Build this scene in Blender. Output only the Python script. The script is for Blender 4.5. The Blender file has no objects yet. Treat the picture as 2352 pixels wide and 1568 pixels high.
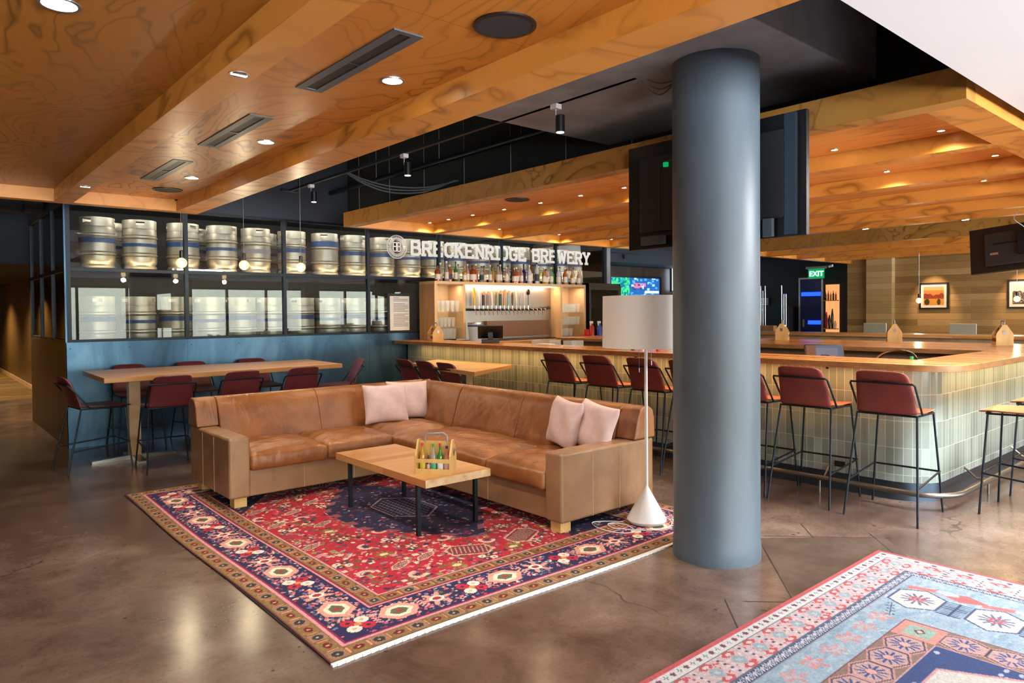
import bpy, bmesh, math, random
import numpy as np
from mathutils import Vector, Matrix
random.seed(7); np.random.seed(7)
sc = bpy.context.scene
COL = sc.collection
PI = math.pi
ORD = ['leftmost','second from left','third from left','fourth from left','fifth from left','sixth from left','seventh from left','eighth from left','ninth from left','tenth from left']+[s+' from left' for s in
 'eleventh,twelfth,thirteenth,fourteenth,fifteenth,sixteenth,seventeenth,eighteenth,nineteenth,twentieth,twenty-first,twenty-second,twenty-third,twenty-fourth,twenty-fifth,twenty-sixth,twenty-seventh,twenty-eighth,twenty-ninth,thirtieth,thirty-first,thirty-second,thirty-third,thirty-fourth,thirty-fifth,thirty-sixth,thirty-seventh,thirty-eighth,thirty-ninth,fortieth'.split(',')]

def lin(c):
    if isinstance(c, str):
        c = [int(c[i:i+2], 16)/255 for i in (0, 2, 4)]
    return tuple(((x/12.92) if x <= .04045 else ((x+.055)/1.055)**2.4) for x in c)

# ---------------------------------------------------------------- materials
MATS = {}
class NT:
    def __init__(s, name):
        s.m = bpy.data.materials.new(name); s.m.use_nodes = True
        s.t = s.m.node_tree; s.n = s.t.nodes; s.l = s.t.links; s.n.clear()
        s.out = s.n.new('ShaderNodeOutputMaterial'); MATS[name] = s.m
    def node(s, typ, ins=None, **kw):
        nd = s.n.new('ShaderNode'+typ)
        for k, v in kw.items(): setattr(nd, k, v)
        for k, v in (ins or {}).items():
            i = nd.inputs[k]
            if hasattr(v, 'links'): s.l.new(v, i)
            else: i.default_value = v
        return nd
    def math(s, op, a, b=0.0, c=0.0, clamp=False):
        nd = s.n.new('ShaderNodeMath'); nd.operation = op; nd.use_clamp = clamp
        for i, v in enumerate((a, b, c)):
            if hasattr(v, 'links'): s.l.new(v, nd.inputs[i])
            else: nd.inputs[i].default_value = v
        return nd.outputs[0]
    def mix(s, f, a, b, mode='MIX'):
        nd = s.n.new('ShaderNodeMix'); nd.data_type = 'RGBA'; nd.blend_type = mode
        for i, v in ((0, f), (6, a), (7, b)):
            if hasattr(v, 'links'): s.l.new(v, nd.inputs[i])
            elif i == 0: nd.inputs[0].default_value = v
            else: nd.inputs[i].default_value = (*v, 1) if len(v) == 3 else v
        return nd.outputs[2]
    def ramp(s, f, stops):
        nd = s.n.new('ShaderNodeValToRGB'); s.l.new(f, nd.inputs[0]); e = nd.color_ramp.elements
        while len(e) < len(stops): e.new(.5)
        for i, (p, c) in enumerate(stops):
            e[i].position = p; e[i].color = (*c, 1) if not isinstance(c, (int, float)) else (c, c, c, 1)
        return nd.outputs[0]
    def uv(s, scale=(1, 1, 1), rot=(0, 0, 0)):
        tc = s.n.new('ShaderNodeTexCoord'); mp = s.node('Mapping', {'Scale': scale, 'Rotation': rot})
        s.l.new(tc.outputs['UV'], mp.inputs[0]); return mp.outputs[0]
    def obj(s, scale=(1, 1, 1)):
        tc = s.n.new('ShaderNodeTexCoord'); mp = s.node('Mapping', {'Scale': scale})
        s.l.new(tc.outputs['Object'], mp.inputs[0]); return mp.outputs[0]
    def noise(s, vec, scale=5, detail=2, rough=.5, dist=0.0):
        return s.node('TexNoise', {'Vector': vec, 'Scale': scale, 'Detail': detail, 'Roughness': rough, 'Distortion': dist}).outputs[0]
    def bump(s, h, strength=.2, dist=.01):
        return s.node('Bump', {'Height': h, 'Strength': strength, 'Distance': dist}).outputs[0]
    def bsdf(s, **kw):
        b = s.n.new('ShaderNodeBsdfPrincipled')
        names = {'col': 'Base Color', 'rough': 'Roughness', 'metal': 'Metallic', 'normal': 'Normal', 'spec': 'Specular IOR Level',
                 'trans': 'Transmission Weight', 'coat': 'Coat Weight', 'ecol': 'Emission Color', 'estr': 'Emission Strength', 'sheen': 'Sheen Weight', 'ior': 'IOR', 'alpha': 'Alpha', 'crough': 'Coat Roughness'}
        for k, v in kw.items():
            i = b.inputs[names[k]]
            if hasattr(v, 'links'): s.l.new(v, i)
            elif k in ('col', 'ecol'): i.default_value = (*v[:3], 1)
            else: i.default_value = v
        s.l.new(b.outputs[0], s.out.inputs[0]); return b

def plain(name, col, rough=.5, metal=0.0, **kw):
    t = NT(name); t.bsdf(col=lin(col), rough=rough, metal=metal, **kw); return t.m
def emit(name, col, strength):
    t = NT(name); e = t.node('Emission', {'Color': (*lin(col), 1), 'Strength': strength}); t.l.new(e.outputs[0], t.out.inputs[0]); return t.m
def varied(name, a, b, scale=8, rough=.5, stretch=(1, 1, 1), detail=4, bump=0.0, metal=0.0, **kw):
    t = NT(name); o = t.obj(stretch); n = t.noise(o, scale, detail, .6)
    c = t.ramp(n, [(.32, lin(a)), (.68, lin(b))])
    if bump: kw['normal'] = t.bump(n, bump, .01)
    t.bsdf(col=c, rough=rough, metal=metal, **kw); return t.m

def plywood(name, base, dark, light, su=1.0, sv=.35, seam=True, rough=.42, k=9.0):
    """rotary cut plywood: contour figure of a stretched, warped noise"""
    t = NT(name); u = t.uv((su, sv, 1))
    n = t.noise(u, 1.7, 3, .5, 1.1)
    w = t.math('PINGPONG', t.math('MULTIPLY', n, k*2.0), 1.0)
    line = t.ramp(w, [(0.0, 1.0), (.14, .45), (.40, 0.0), (1.0, 0.0)])
    amt = t.ramp(t.noise(t.uv((.6, .35, 1)), 1.3, 1), [(.38, .35), (.62, .95)])
    big = t.noise(u, .9, 2)
    fib = t.noise(t.uv((26*su, 26*sv*.15, 1)), 4, 3, .6)
    c = t.mix(t.ramp(big, [(.3, 0.0), (.7, 1.0)]), lin(base), lin(light))
    c = t.mix(t.math('MULTIPLY', line, amt), c, lin(dark))
    c = t.mix(t.math('MULTIPLY', fib, .22), c, lin(dark))
    if seam:
        br = t.node('TexBrick', {'Vector': t.uv(), 'Color1': (1, 1, 1, 1), 'Color2': (.88, .88, .88, 1), 'Mortar': (.45, .4, .35, 1), 'Scale': 1.0, 'Mortar Size': .0022, 'Mortar Smooth': .2, 'Brick Width': 1.22, 'Row Height': 2.44}, offset=0.0)
        c = t.mix(1.0, c, br.outputs[0], 'MULTIPLY')
    t.bsdf(col=c, rough=rough, normal=t.bump(fib, .08, .004), coat=.15, crough=.25); return t.m

plywood('ply_ceiling', 'c87c2a', '70400e', 'd8903c', k=13)
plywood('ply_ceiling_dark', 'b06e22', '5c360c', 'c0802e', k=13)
plywood('ply_frame', 'd08a36', '8e5618', 'e09c48', su=.5, sv=1.0, seam=False, k=5)
plywood('ply_fascia', 'a9742f', '643c12', 'b98a44', su=1.0, sv=.7, seam=False, k=6)
plywood('ply_bar_panel', 'd98d3f', 'a86420', 'e7a053', su=1.2, sv=.3, seam=False, k=5)
def planks(name, cols, w=.13, l=1.8, rot=0.0, rough=.4, gap=.3, off=.37, mort=.0025, grain=1.0):
    t = NT(name)
    br = t.node('TexBrick', {'Vector': t.uv(rot=(0, 0, rot)), 'Color1': (0, 0, 0, 1), 'Color2': (1, 1, 1, 1), 'Mortar': (.5, .5, .5, 1), 'Scale': 1.0, 'Mortar Size': mort, 'Mortar Smooth': .1, 'Bias': 0.0, 'Brick Width': l, 'Row Height': w}, offset=off)
    sep = t.node('SeparateColor', {'Color': br.outputs[0]}).outputs[0]
    g = t.noise(t.uv((1.2, 14, 1), (0, 0, rot)), 3.0, 4, .6, .4)
    v = t.math('ADD', t.math('MULTIPLY', sep, .62), t.math('MULTIPLY', g, .5*grain))
    c = t.ramp(v, [(.15, lin(cols[0])), (.45, lin(cols[1])), (.85, lin(cols[2]))])
    c = t.mix(t.math('MULTIPLY', br.outputs[1], gap*2), c, lin('2a1c10'))
    t.bsdf(col=c, rough=rough, normal=t.bump(g, .06, .003)); return t.m
planks('wood_wall', ['7a6038', '9a8052', 'b79c6c'], .14, 1.7)
planks('butcher_block', ['a8642c', 'c98445', 'dba163'], .055, 1.2, rot=PI/2, rough=.25)
planks('butcher_block_x', ['ae6c34', 'c8884c', 'dba468'], .075, 1.4, rough=.28)
planks('table_top_wood', ['a46c3c', 'bd8852', 'd0a06c'], .10, 2.2, rough=.3, gap=.12)
planks('dark_wood', ['241a12', '33261a', '453222'], .15, 3.0, rot=PI/2, rough=.45)
planks('hall_wood', ['5a4220', '6c5026', '7e6032'], 1.1, 6.0, rot=PI/2, rough=.35)
planks('hall_carpet', ['5a4016', '6b4d1c', '8a6a30'], .18, .9, rough=.9)
varied('pale_wood', 'c9a478', 'ddbd94', 3, .4, (1, 1, .15))
varied('pale_wood_side', 'a57c50', 'c19a6c', 3, .45, (3, 3, .2))
varied('beige_wood', 'b09474', 'c9b08e', 4, .45, (1, 1, .2))
varied('caddy_wood', 'c59a58', 'e0bc7c', 9, .5, (1, 1, .3))
planks('pale_planks', ['a89060', 'bca474', 'd0ba8c'], .14, 1.3)
varied('counter_edge', '7a5634', '9a7048', 4, .35, (2, 2, 8))
varied('endgrain', 'b89468', 'dcc39c', 14, .5)

# floor
t = NT('stained_concrete'); o = t.obj()
n1 = t.noise(o, .55, 4, .55, .3); n2 = t.noise(o, 2.8, 6, .65, .4); n3 = t.noise(o, 45, 4, .7)
c = t.ramp(t.math('ADD', t.math('MULTIPLY', n1, .55), t.math('MULTIPLY', n2, .45)), [(.36, lin('4a3931')), (.48, lin('67544a')), (.55, lin('766358')), (.66, lin('917e73'))])
c = t.mix(t.math('MULTIPLY', t.ramp(n3, [(.54, 0.0), (.68, 1.0)]), .5), c, lin('48362c'))
pit = t.node('TexVoronoi', {'Vector': o, 'Scale': 9.0, 'Randomness': 1.0}).outputs[0]
pm = t.math('MULTIPLY', t.ramp(pit, [(.07, 1.0), (.13, 0.0)]), t.ramp(t.noise(o, 1.1, 2), [(.52, 0.0), (.6, 1.0)]))
c = t.mix(t.math('MULTIPLY', pm, .8), c, lin('281c16'))
wv = t.node('TexNoise', {'Vector': o, 'Scale': 1.6, 'Detail': 4.0}).outputs[1]
vec = t.node('VectorMath', {0: o, 1: t.node('VectorMath', {0: wv, 1: (.9, .9, .9)}, operation='MULTIPLY').outputs[0]}, operation='ADD').outputs[0]
ed = t.node('TexVoronoi', {'Vector': vec, 'Scale': .32}, feature='DISTANCE_TO_EDGE').outputs[0]
ck = t.ramp(ed, [(0.0, 1.0), (.0022, 1.0), (.0034, 0.0)])
cm = t.math('MULTIPLY', ck, t.ramp(t.noise(o, .6, 1), [(.5, 0.0), (.56, 1.0)]))
c = t.mix(t.math('MULTIPLY', cm, .85), c, lin('2a1d18'))
r = .21
t.bsdf(col=c, rough=r, normal=t.bump(n3, .05, .002), spec=.6)

# blued hot rolled steel
t = NT('blued_steel'); o = t.obj((1, 1, .35)); n = t.noise(o, 1.6, 5, .6, .6); n2 = t.noise(t.obj((1, 1, 1)), 1.5, 1)
c = t.ramp(n, [(.3, lin('2a3f52')), (.5, lin('42607a')), (.7, lin('607f98'))])
t.bsdf(col=c, rough=t.ramp(n2, [(.3, .29), (.7, .42)]), metal=.85)
t = NT('brown_steel'); n = t.noise(t.obj((1, 1, .25)), 2.2, 5, .6, .5)
t.bsdf(col=t.ramp(n, [(.3, lin('30200f')), (.7, lin('5e4526'))]), rough=.4, metal=.6)
plain('black_steel', '1c242c', .42, .6)
plain('black_paint', '14161a', .55)
plain('dark_ceiling_paint', '25282b', .75)
plain('navy_wall_paint', '2b3542', .7)
plain('bulkhead_paint', '1d2022', .75)
varied('grey_concrete_paint', '7c8286', '9a9fa3', 2.5, .7, bump=.1)
t = NT('column_paint'); n = t.noise(t.obj((1, 1, .3)), 5, 4); t.bsdf(col=t.ramp(n, [(.3, lin('4a5762')), (.7, lin('556370'))]), rough=.42, normal=t.bump(n, .06, .004))
plain('white_ceiling_paint', 'f2f4f6', .7)
plain('beige_paint', 'a89c8c', .8)
plain('brown_pillar', '6b5140', .7); plain('keg_room_dark', '2e2824', .7)
plain('window_frame_black', '121416', .5)
plain('toe_kick_metal', '4a5866', .32, .8)
plain('rail_steel', '7d7a76', .36, 1.0)
plain('chrome', 'd8dade', .12, 1.0)
plain('brushed_steel', 'a8a4a0', .3, .95)
plain('grey_plastic', '8a8d98', .35)
plain('black_plastic', '121315', .35)
plain('white_enamel', 'e9ebee', .25)
plain('white_paper', 'efeeee', .8)
plain('mat_board', 'e8e2dc', .8)
plain('blue_plastic', '2f56b8', .35); plain('red_plastic', 'b02228', .35); plain('ash_blue_chair', 'a9b3b0', .5)
plain('silver_trim', 'b9bdc2', .3, .9)
plain('sign_white', 'f6f4ee', .6); plain('drip_brown', '80604e', .35, .8)
plain('blue_band', '28406e', .45)
plain('keg_band_light', '7f7a86', .45)
t = NT('keg_steel'); n = t.noise(t.obj((1, 1, .3)), 9, 4, .6)
t.bsdf(col=t.ramp(n, [(.3, lin('9c9284')), (.7, lin('bdb5a8'))]), rough=.42, metal=.7)
t = NT('clear_glassware'); b = t.bsdf(col=(.9, .93, .93), rough=.12, spec=.8); tr = t.node('BsdfTransparent', {'Color': (.97, .98, .98, 1)}); mx = t.node('MixShader', {0: .16})
t.l.new(tr.outputs[0], mx.inputs[1]); t.l.new(b.outputs[0], mx.inputs[2]); t.l.new(mx.outputs[0], t.out.inputs[0])
t = NT('bulb_glass'); b = t.node('Emission', {'Color': (*lin('ffdca8'), 1), 'Strength': 1.6}); tr = t.node('BsdfTransparent'); gl = t.node('BsdfGlossy', {'Roughness': .02}); mx = t.node('MixShader', {0: .3}); mx2 = t.node('MixShader', {0: .05})
t.l.new(tr.outputs[0], mx.inputs[1]); t.l.new(b.outputs[0], mx.inputs[2]); t.l.new(mx.outputs[0], mx2.inputs[1]); t.l.new(gl.outputs[0], mx2.inputs[2]); t.l.new(mx2.outputs[0], t.out.inputs[0])
# leathers
def leather(name, a, b, wear, rough=.36, fold=.35):
    t = NT(name); o = t.obj(); n = t.noise(o, 3.0, 5, .6, .5); f = t.noise(t.obj((1.6, 1.6, .5)), 5.0, 2, .5, .8)
    g = t.node('TexVoronoi', {'Vector': o, 'Scale': 260.0}).outputs[0]
    c = t.ramp(n, [(.3, lin(a)), (.65, lin(b))])
    c = t.mix(t.ramp(t.noise(o, 1.4, 5, .6, .4), [(.45, 0.0), (.85, .5)]), c, lin(wear))
    h = t.math('ADD', t.math('MULTIPLY', f, 1.0), t.math('MULTIPLY', g, .05))
    t.bsdf(col=c, rough=rough, normal=t.bump(h, fold, .035), spec=.55); return t.m
leather('tan_leather', '744222', '9a6236', 'a87a50', .25, .42)
leather('tan_leather_pale', '86644a', 'a2805f', '74492c', .32, .22)
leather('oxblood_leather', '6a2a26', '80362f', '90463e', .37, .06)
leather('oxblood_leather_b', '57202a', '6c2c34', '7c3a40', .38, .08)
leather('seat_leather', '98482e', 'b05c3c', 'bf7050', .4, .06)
plain('stitch_thread', 'cfa888', .7)
t = NT('pink_linen'); u = t.obj(); w = t.noise(t.obj((120, 120, 120)), 3, 2)
t.bsdf(col=t.ramp(t.noise(u, 14, 3), [(.3, lin('d0b4b4')), (.7, lin('dcc4c4'))]), rough=.9, normal=t.bump(w, .15, .002), sheen=.2)
# glazed tile, stack bond vertical
t = NT('sage_tile'); u = t.uv()
br = t.node('TexBrick', {'Vector': u, 'Color1': (0, 0, 0, 1), 'Color2': (1, 1, 1, 1), 'Mortar': (.5, .5, .5, 1), 'Scale': 1.0, 'Mortar Size': .0022, 'Mortar Smooth': .1, 'Brick Width': .064, 'Row Height': .21}, offset=0.0)
sep = t.node('SeparateColor', {'Color': br.outputs[0]}).outputs[0]
c = t.ramp(sep, [(0.0, lin('76827c')), (.5, lin('86928c')), (1.0, lin('98a39d'))])
c = t.mix(br.outputs[1], c, lin('b9bbb0'))
t.bsdf(col=c, rough=t.mix(br.outputs[1], (.16, .16, .16), (.7, .7, .7)), normal=t.bump(t.math('SUBTRACT', 1.0, br.outputs[1]), .5, .002), spec=.6)
# glass (thin pane: transparent + fresnel reflection)
def pane(name, tint='ffffff', ior=1.6, rough=0.0):
    t = NT(name); f = t.node('Fresnel', {'IOR': ior}).outputs[0]
    tr = t.node('BsdfTransparent', {'Color': (*lin(tint), 1)}); gl = t.node('BsdfGlossy', {'Color': (1, 1, 1, 1), 'Roughness': rough})
    mx = t.node('MixShader'); t.l.new(f, mx.inputs[0]); t.l.new(tr.outputs[0], mx.inputs[1]); t.l.new(gl.outputs[0], mx.inputs[2]); t.l.new(mx.outputs[0], t.out.inputs[0]); return t.m
pane('window_glass', 'f4f8f8', 1.38); pane('outer_glass', 'ffffff', 1.3)
pane('drink_glass', 'f8fbfb', 1.25, .03)
def liquid(name, col, k=.55):
    t = NT(name); b = t.bsdf(col=lin(col), rough=.08, spec=.8)
    tr = t.node('BsdfTransparent', {'Color': (*lin(col), 1)}); mx = t.node('MixShader', {0: k})
    t.l.new(tr.outputs[0], mx.inputs[1]); t.l.new(b.outputs[0], mx.inputs[2]); t.l.new(mx.outputs[0], t.out.inputs[0]); return t.m
BC = {'amber': 'b4561c', 'copper': 'c9714a', 'pale pink': 'e0a898', 'clear': 'd9dcd8', 'green': '3f8a2c', 'lime': '9ab83c', 'violet': '2e2470', 'brown': '8a4a14', 'rose': 'cf8478', 'golden': 'd29a3c', 'white': 'e6e6ea', 'orange': 'd8702c', 'red': 'a8281e', 'blue': '3a5c9a', 'dark': '1c2020', 'teal': '3c9480'}
for k_, v_ in BC.items(): liquid(k_+'_bottle', v_, .35 if k_ in ('clear',) else .75)
plain('bottle_label_cream', 'ece2d2', .6); plain('bottle_label_dark', '3c3f50', .6); plain('cap_black', '15151a', .3); plain('cap_gold', 'c9a050', .3, .6); plain('cap_red', 'c03a2c', .4); plain('cap_green', '3a9a3c', .4)
# lights
emit('lamp_disc', 'fff2dc', 14); emit('small_lamp_disc', 'ffd9a0', 22); emit('bulb_glow', 'ffe9c4', 5); emit('filament', 'ffdca0', 60)
emit('led_warm', 'ffc070', 12); emit('tray_light', 'ffffff', 6); emit('window_sky_glow', 'cfe0f8', 4); emit('exit_green', '0c8a48', .9); emit('exit_letters', '86ffb4', 2.2); emit('blue_reflection_glow', '1030ff', 4)
t = NT('shade_fabric'); w = t.noise(t.obj((60, 60, 60)), 4, 2)
d = t.node('BsdfDiffuse', {'Color': (*lin('fbfaf8'), 1)}); tl = t.node('BsdfTranslucent', {'Color': (*lin('f6f4f1'), 1)}); mx = t.node('MixShader', {0: .18})
t.l.new(d.outputs[0], mx.inputs[1]); t.l.new(tl.outputs[0], mx.inputs[2]); t.l.new(mx.outputs[0], t.out.inputs[0])
# painted meshes
def painted(name, rough=.9, emis=0.0, fuzz=0.0):
    t = NT(name); a = t.node('VertexColor', layer_name='Paint').outputs[0]
    if emis:
        e = t.node('Emission', {'Color': a, 'Strength': emis}); t.l.new(e.outputs[0], t.out.inputs[0]); return t.m
    kw = {}
    if fuzz:
        n = t.noise(t.obj(), 420, 2); kw['normal'] = t.bump(n, .5, .003)
        a = t.mix(.35, a, t.mix(1.0, a, t.ramp(t.noise(t.obj(), 60, 4, .7), [(.3, .45), (.7, 1.25)]), 'MULTIPLY'))
    t.bsdf(col=a, rough=rough, **kw); return t.m
painted('rug_wool', .95, 0, 1); painted('print_paper', .5); painted('screen_image', .5, 1.6); painted('screen_dim', .5, .35)

# ---------------------------------------------------------------- mesh builder
class MB:
    def __init__(s): s.v = []; s.f = []; s.k = []
    def quad(s, *p):
        b = len(s.v); s.v += [tuple(q) for q in p]; s.f.append(tuple(range(b, b+len(p)))); return s
    def box(s, x0, x1, y0, y1, z0, z1):
        b = len(s.v)
        s.v += [(x, y, z) for z in (z0, z1) for y in (y0, y1) for x in (x0, x1)]
        s.f += [(b+q[0], b+q[1], b+q[2], b+q[3]) for q in ((0, 2, 3, 1), (4, 5, 7, 6), (0, 1, 5, 4), (2, 6, 7, 3), (0, 4, 6, 2), (1, 3, 7, 5))]
        return s
    def prism(s, pts, a, c, ax='z'):
        """polygon (CCW) extruded along axis"""
        f = {'z': lambda p, h: (p[0], p[1], h), 'x': lambda p, h: (h, p[0], p[1]), 'y': lambda p, h: (p[0], h, p[1])}[ax]
        b = len(s.v); n = len(pts)
        s.v += [f(p, a) for p in pts]+[f(p, c) for p in pts]
        s.f.append(tuple(b+i for i in reversed(range(n)))); s.f.append(tuple(b+n+i for i in range(n)))
        for i in range(n):
            j = (i+1) % n; s.f.append((b+i, b+j, b+n+j, b+n+i))
        return s
    def lathe(s, prof, c=(0, 0, 0), n=24, caps=True):
        b = len(s.v)
        for r, z in prof:
            for i in range(n):
                a = 2*PI*i/n; s.v.append((c[0]+r*math.cos(a), c[1]+r*math.sin(a), c[2]+z))
        for k in range(len(prof)-1):
            for i in range(n):
                j = (i+1) % n; s.f.append((b+k*n+i, b+k*n+j, b+(k+1)*n+j, b+(k+1)*n+i))
        if caps:
            if prof[0][0] > 1e-6: s.f.append(tuple(b+i for i in reversed(range(n))))
            if prof[-1][0] > 1e-6: s.f.append(tuple(b+(len(prof)-1)*n+i for i in range(n)))
        return s
    def cyl(s, c, r, h, n=16, ax='z'):
        b = len(s.v); s.lathe([(r, 0), (r, h)], (0, 0, 0), n)
        for i in range(b, len(s.v)):
            x, y, z = s.v[i]
            if ax == 'x': x, y, z = z, x, y
            elif ax == 'y': x, y, z = y, z, x
            s.v[i] = (c[0]+x, c[1]+y, c[2]+z)
        return s
    def tube(s, path, r, n=8, closed=False):
        P = [Vector(p) for p in path]; b = len(s.v); m = len(P); up = None
        for i, p in enumerate(P):
            if closed: d = (P[(i+1) % m]-P[i-1]).normalized()
            else: d = (P[min(i+1, m-1)]-P[max(i-1, 0)]).normalized()
            if up is None: up = Vector((0, 0, 1)) if abs(d.z) < .9 else Vector((1, 0, 0))
            u = d.cross(up).normalized(); w = u.cross(d).normalized(); up = w
            for k in range(n):
                a = 2*PI*k/n; s.v.append(tuple(p+u*r*math.cos(a)+w*r*math.sin(a)))
        for i in range(m if closed else m-1):
            i2 = (i+1) % m
            for k in range(n):
                k2 = (k+1) % n; s.f.append((b+i*n+k, b+i*n+k2, b+i2*n+k2, b+i2*n+k))
        if not closed:
            s.f.append(tuple(b+k for k in reversed(range(n)))); s.f.append(tuple(b+(m-1)*n+k for k in range(n)))
        return s
    def sphere(s, c, r, n=16, m=10, sz=1.0):
        return s.lathe([(max(r*math.sin(PI*i/m), 1e-5), -r*sz*math.cos(PI*i/m)) for i in range(m+1)], c, n, caps=False)
    def xf(s, M, start=0):
        for i in range(start, len(s.v)): s.v[i] = tuple(M @ Vector(s.v[i]))
        return s

def root_of(o):
    while o.parent is not None: o = o.parent
    return o
def props(o, label=None, cat=None, group=None, kind=None):
    if label: o['label'] = label
    if cat: o['category'] = cat
    if group: o['group'] = group
    if kind: o['kind'] = kind
    return o
def thing(name, label, cat, loc=(0, 0, 0), group=None):
    o = bpy.data.objects.new(name, None); COL.objects.link(o); o.location = loc; o.empty_display_size = .1
    return props(o, label, cat, group)
def build(mb, name, mat, parent=None, smooth=None, bevel=0.0, seg=2, sub=0, solid=0.0, origin=None, label=None, weld=False):
    off = Vector((0, 0, 0))
    if parent is not None: off = root_of(parent).location.copy()
    elif origin is not None: off = Vector(origin)
    me = bpy.data.meshes.new(name)
    me.from_pydata([tuple(Vector(v)-off) for v in mb.v], [], mb.f)
    if weld or sub:
        bm = bmesh.new(); bm.from_mesh(me); bmesh.ops.remove_doubles(bm, verts=bm.verts, dist=1e-5); bmesh.ops.recalc_face_normals(bm, faces=bm.faces); bm.to_mesh(me); bm.free()
    uv = me.uv_layers.new(name='UVMap'); me.update()
    nl = len(me.loops); co = np.empty(len(me.vertices)*3); me.vertices.foreach_get('co', co); co = co.reshape(-1, 3)+np.array(off)
    vi = np.empty(nl, dtype=np.int32); me.loops.foreach_get('vertex_index', vi)
    nf = len(me.polygons); nr = np.empty(nf*3); me.polygons.foreach_get('normal', nr); nr = nr.reshape(-1, 3)
    lt = np.empty(nf, dtype=np.int32); me.polygons.foreach_get('loop_total', lt)
    ax = np.repeat(np.argmax(np.abs(nr), axis=1), lt); p = co[vi]
    U = np.where(ax == 0, p[:, 1], p[:, 0]); V = np.where(ax == 2, p[:, 1], p[:, 2])
    uv.data.foreach_set('uv', np.stack([U, V], 1).astype(np.float32).ravel())
    mats = mat if isinstance(mat, (list, tuple)) else [mat]
    for m in mats: me.materials.append(MATS[m])
    o = bpy.data.objects.new(name, me); COL.objects.link(o)
    if parent is not None: o.parent = parent
    else: o.location = off
    if smooth is None: smooth = bool(sub)
    if smooth: me.polygons.foreach_set('use_smooth', [True]*nf)
    if solid:
        md = o.modifiers.new('solid', 'SOLIDIFY'); md.thickness = solid; md.offset = 0
    if bevel:
        md = o.modifiers.new('bevel', 'BEVEL'); md.width = bevel; md.segments = seg; md.limit_method = 'ANGLE'; md.angle_limit = .6
        me.polygons.foreach_set('use_smooth', [True]*nf); md.harden_normals = True
    if sub:
        md = o.modifiers.new('sub', 'SUBSURF'); md.levels = sub; md.render_levels = sub
    if smooth and not sub and not bevel:
        md = o.modifiers.new('es', 'EDGE_SPLIT'); md.split_angle = .7
    if label: o['label'] = label
    return o
def single(mb, name, mat, label, cat, origin, group=None, **kw):
    return props(build(mb, name, mat, None, origin=origin, **kw), label, cat, group)
def struct(mb, name, mat, **kw):
    return props(build(mb, name, mat, None, **kw), kind='structure')
def dup(src, loc, rz=0.0, label=None, group=None):
    def cp(o, par):
        c = o.copy(); COL.objects.link(c)
        if par is not None: c.parent = par
        for ch in [x for x in KIDS.get(o.name, [])]: cp(ch, c)
        return c
    KIDS = {}
    stack = [src]
    while stack:
        x = stack.pop(); ch = list(x.children); KIDS[x.name] = ch; stack += ch
    r = cp(src, None); r.location = loc; r.rotation_euler = (0, 0, rz)
    if label: r['label'] = label
    if group: r['group'] = group
    return r
def paintgrid(name, mat, img, x0, y0, x1, y1, z, parent=None, plane='xy', origin=None, warp=None):
    """img[h,w,3] sRGB 0..1 laid on a fine grid as colour attribute"""
    H, W = img.shape[:2]
    xs = np.linspace(x0, x1, W); ys = np.linspace(y0, y1, H); X, Y = np.meshgrid(xs, ys)
    Z = np.full_like(X, z) if np.isscalar(z) else z
    if warp is not None: X, Y, Z = warp(X, Y, Z)
    off = root_of(parent).location if parent is not None else Vector(origin or (0, 0, 0))
    P = {'xy': (X, Y, Z), 'xz': (X, Z, Y), 'yz': (Z, X, Y)}[plane]
    co = np.stack(P, -1).reshape(-1, 3)-np.array(off)
    i = np.arange(H*W).reshape(H, W); q = np.stack([i[:-1, :-1], i[:-1, 1:], i[1:, 1:], i[1:, :-1]], -1).reshape(-1, 4)
    me = bpy.data.meshes.new(name); me.vertices.add(H*W); me.vertices.foreach_set('co', co.astype(np.float32).ravel())
    nf = len(q); me.loops.add(nf*4); me.polygons.add(nf)
    me.loops.foreach_set('vertex_index', q.astype(np.int32).ravel()); me.polygons.foreach_set('loop_start', np.arange(0, nf*4, 4, dtype=np.int32))
    me.update(calc_edges=True)
    ca = me.color_attributes.new('Paint', 'FLOAT_COLOR', 'POINT'); c = np.clip(img, 0, 1); c = np.where(c <= .04045, c/12.92, ((c+.055)/1.055)**2.4)
    ca.data.foreach_set('color', np.concatenate([c, np.ones((H, W, 1))], -1).astype(np.float32).ravel())
    me.materials.append(MATS[mat]); me.validate()
    o = bpy.data.objects.new(name, me); COL.objects.link(o)
    if parent is not None: o.parent = parent
    else: o.location = off
    return o
def lamp(name, typ, loc, energy, color, size=.1, rot=(0, 0, 0), sy=None, angle=None, blend=.6, spread=None):
    l = bpy.data.lights.new(name, typ); l.energy = energy; l.color = color
    if typ == 'AREA':
        l.size = size
        if sy: l.shape = 'RECTANGLE'; l.size_y = sy
        if spread: l.spread = spread
    elif typ == 'SPOT':
        l.shadow_soft_size = size; l.spot_size = angle or 1.6; l.spot_blend = blend
    else: l.shadow_soft_size = size
    o = bpy.data.objects.new(name, l); COL.objects.link(o); o.location = loc; o.rotation_euler = rot; return o
WARM = (1.0, .72, .42); SOFT = (1.0, .86, .68); DAY = (.86, .93, 1.0)

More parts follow.
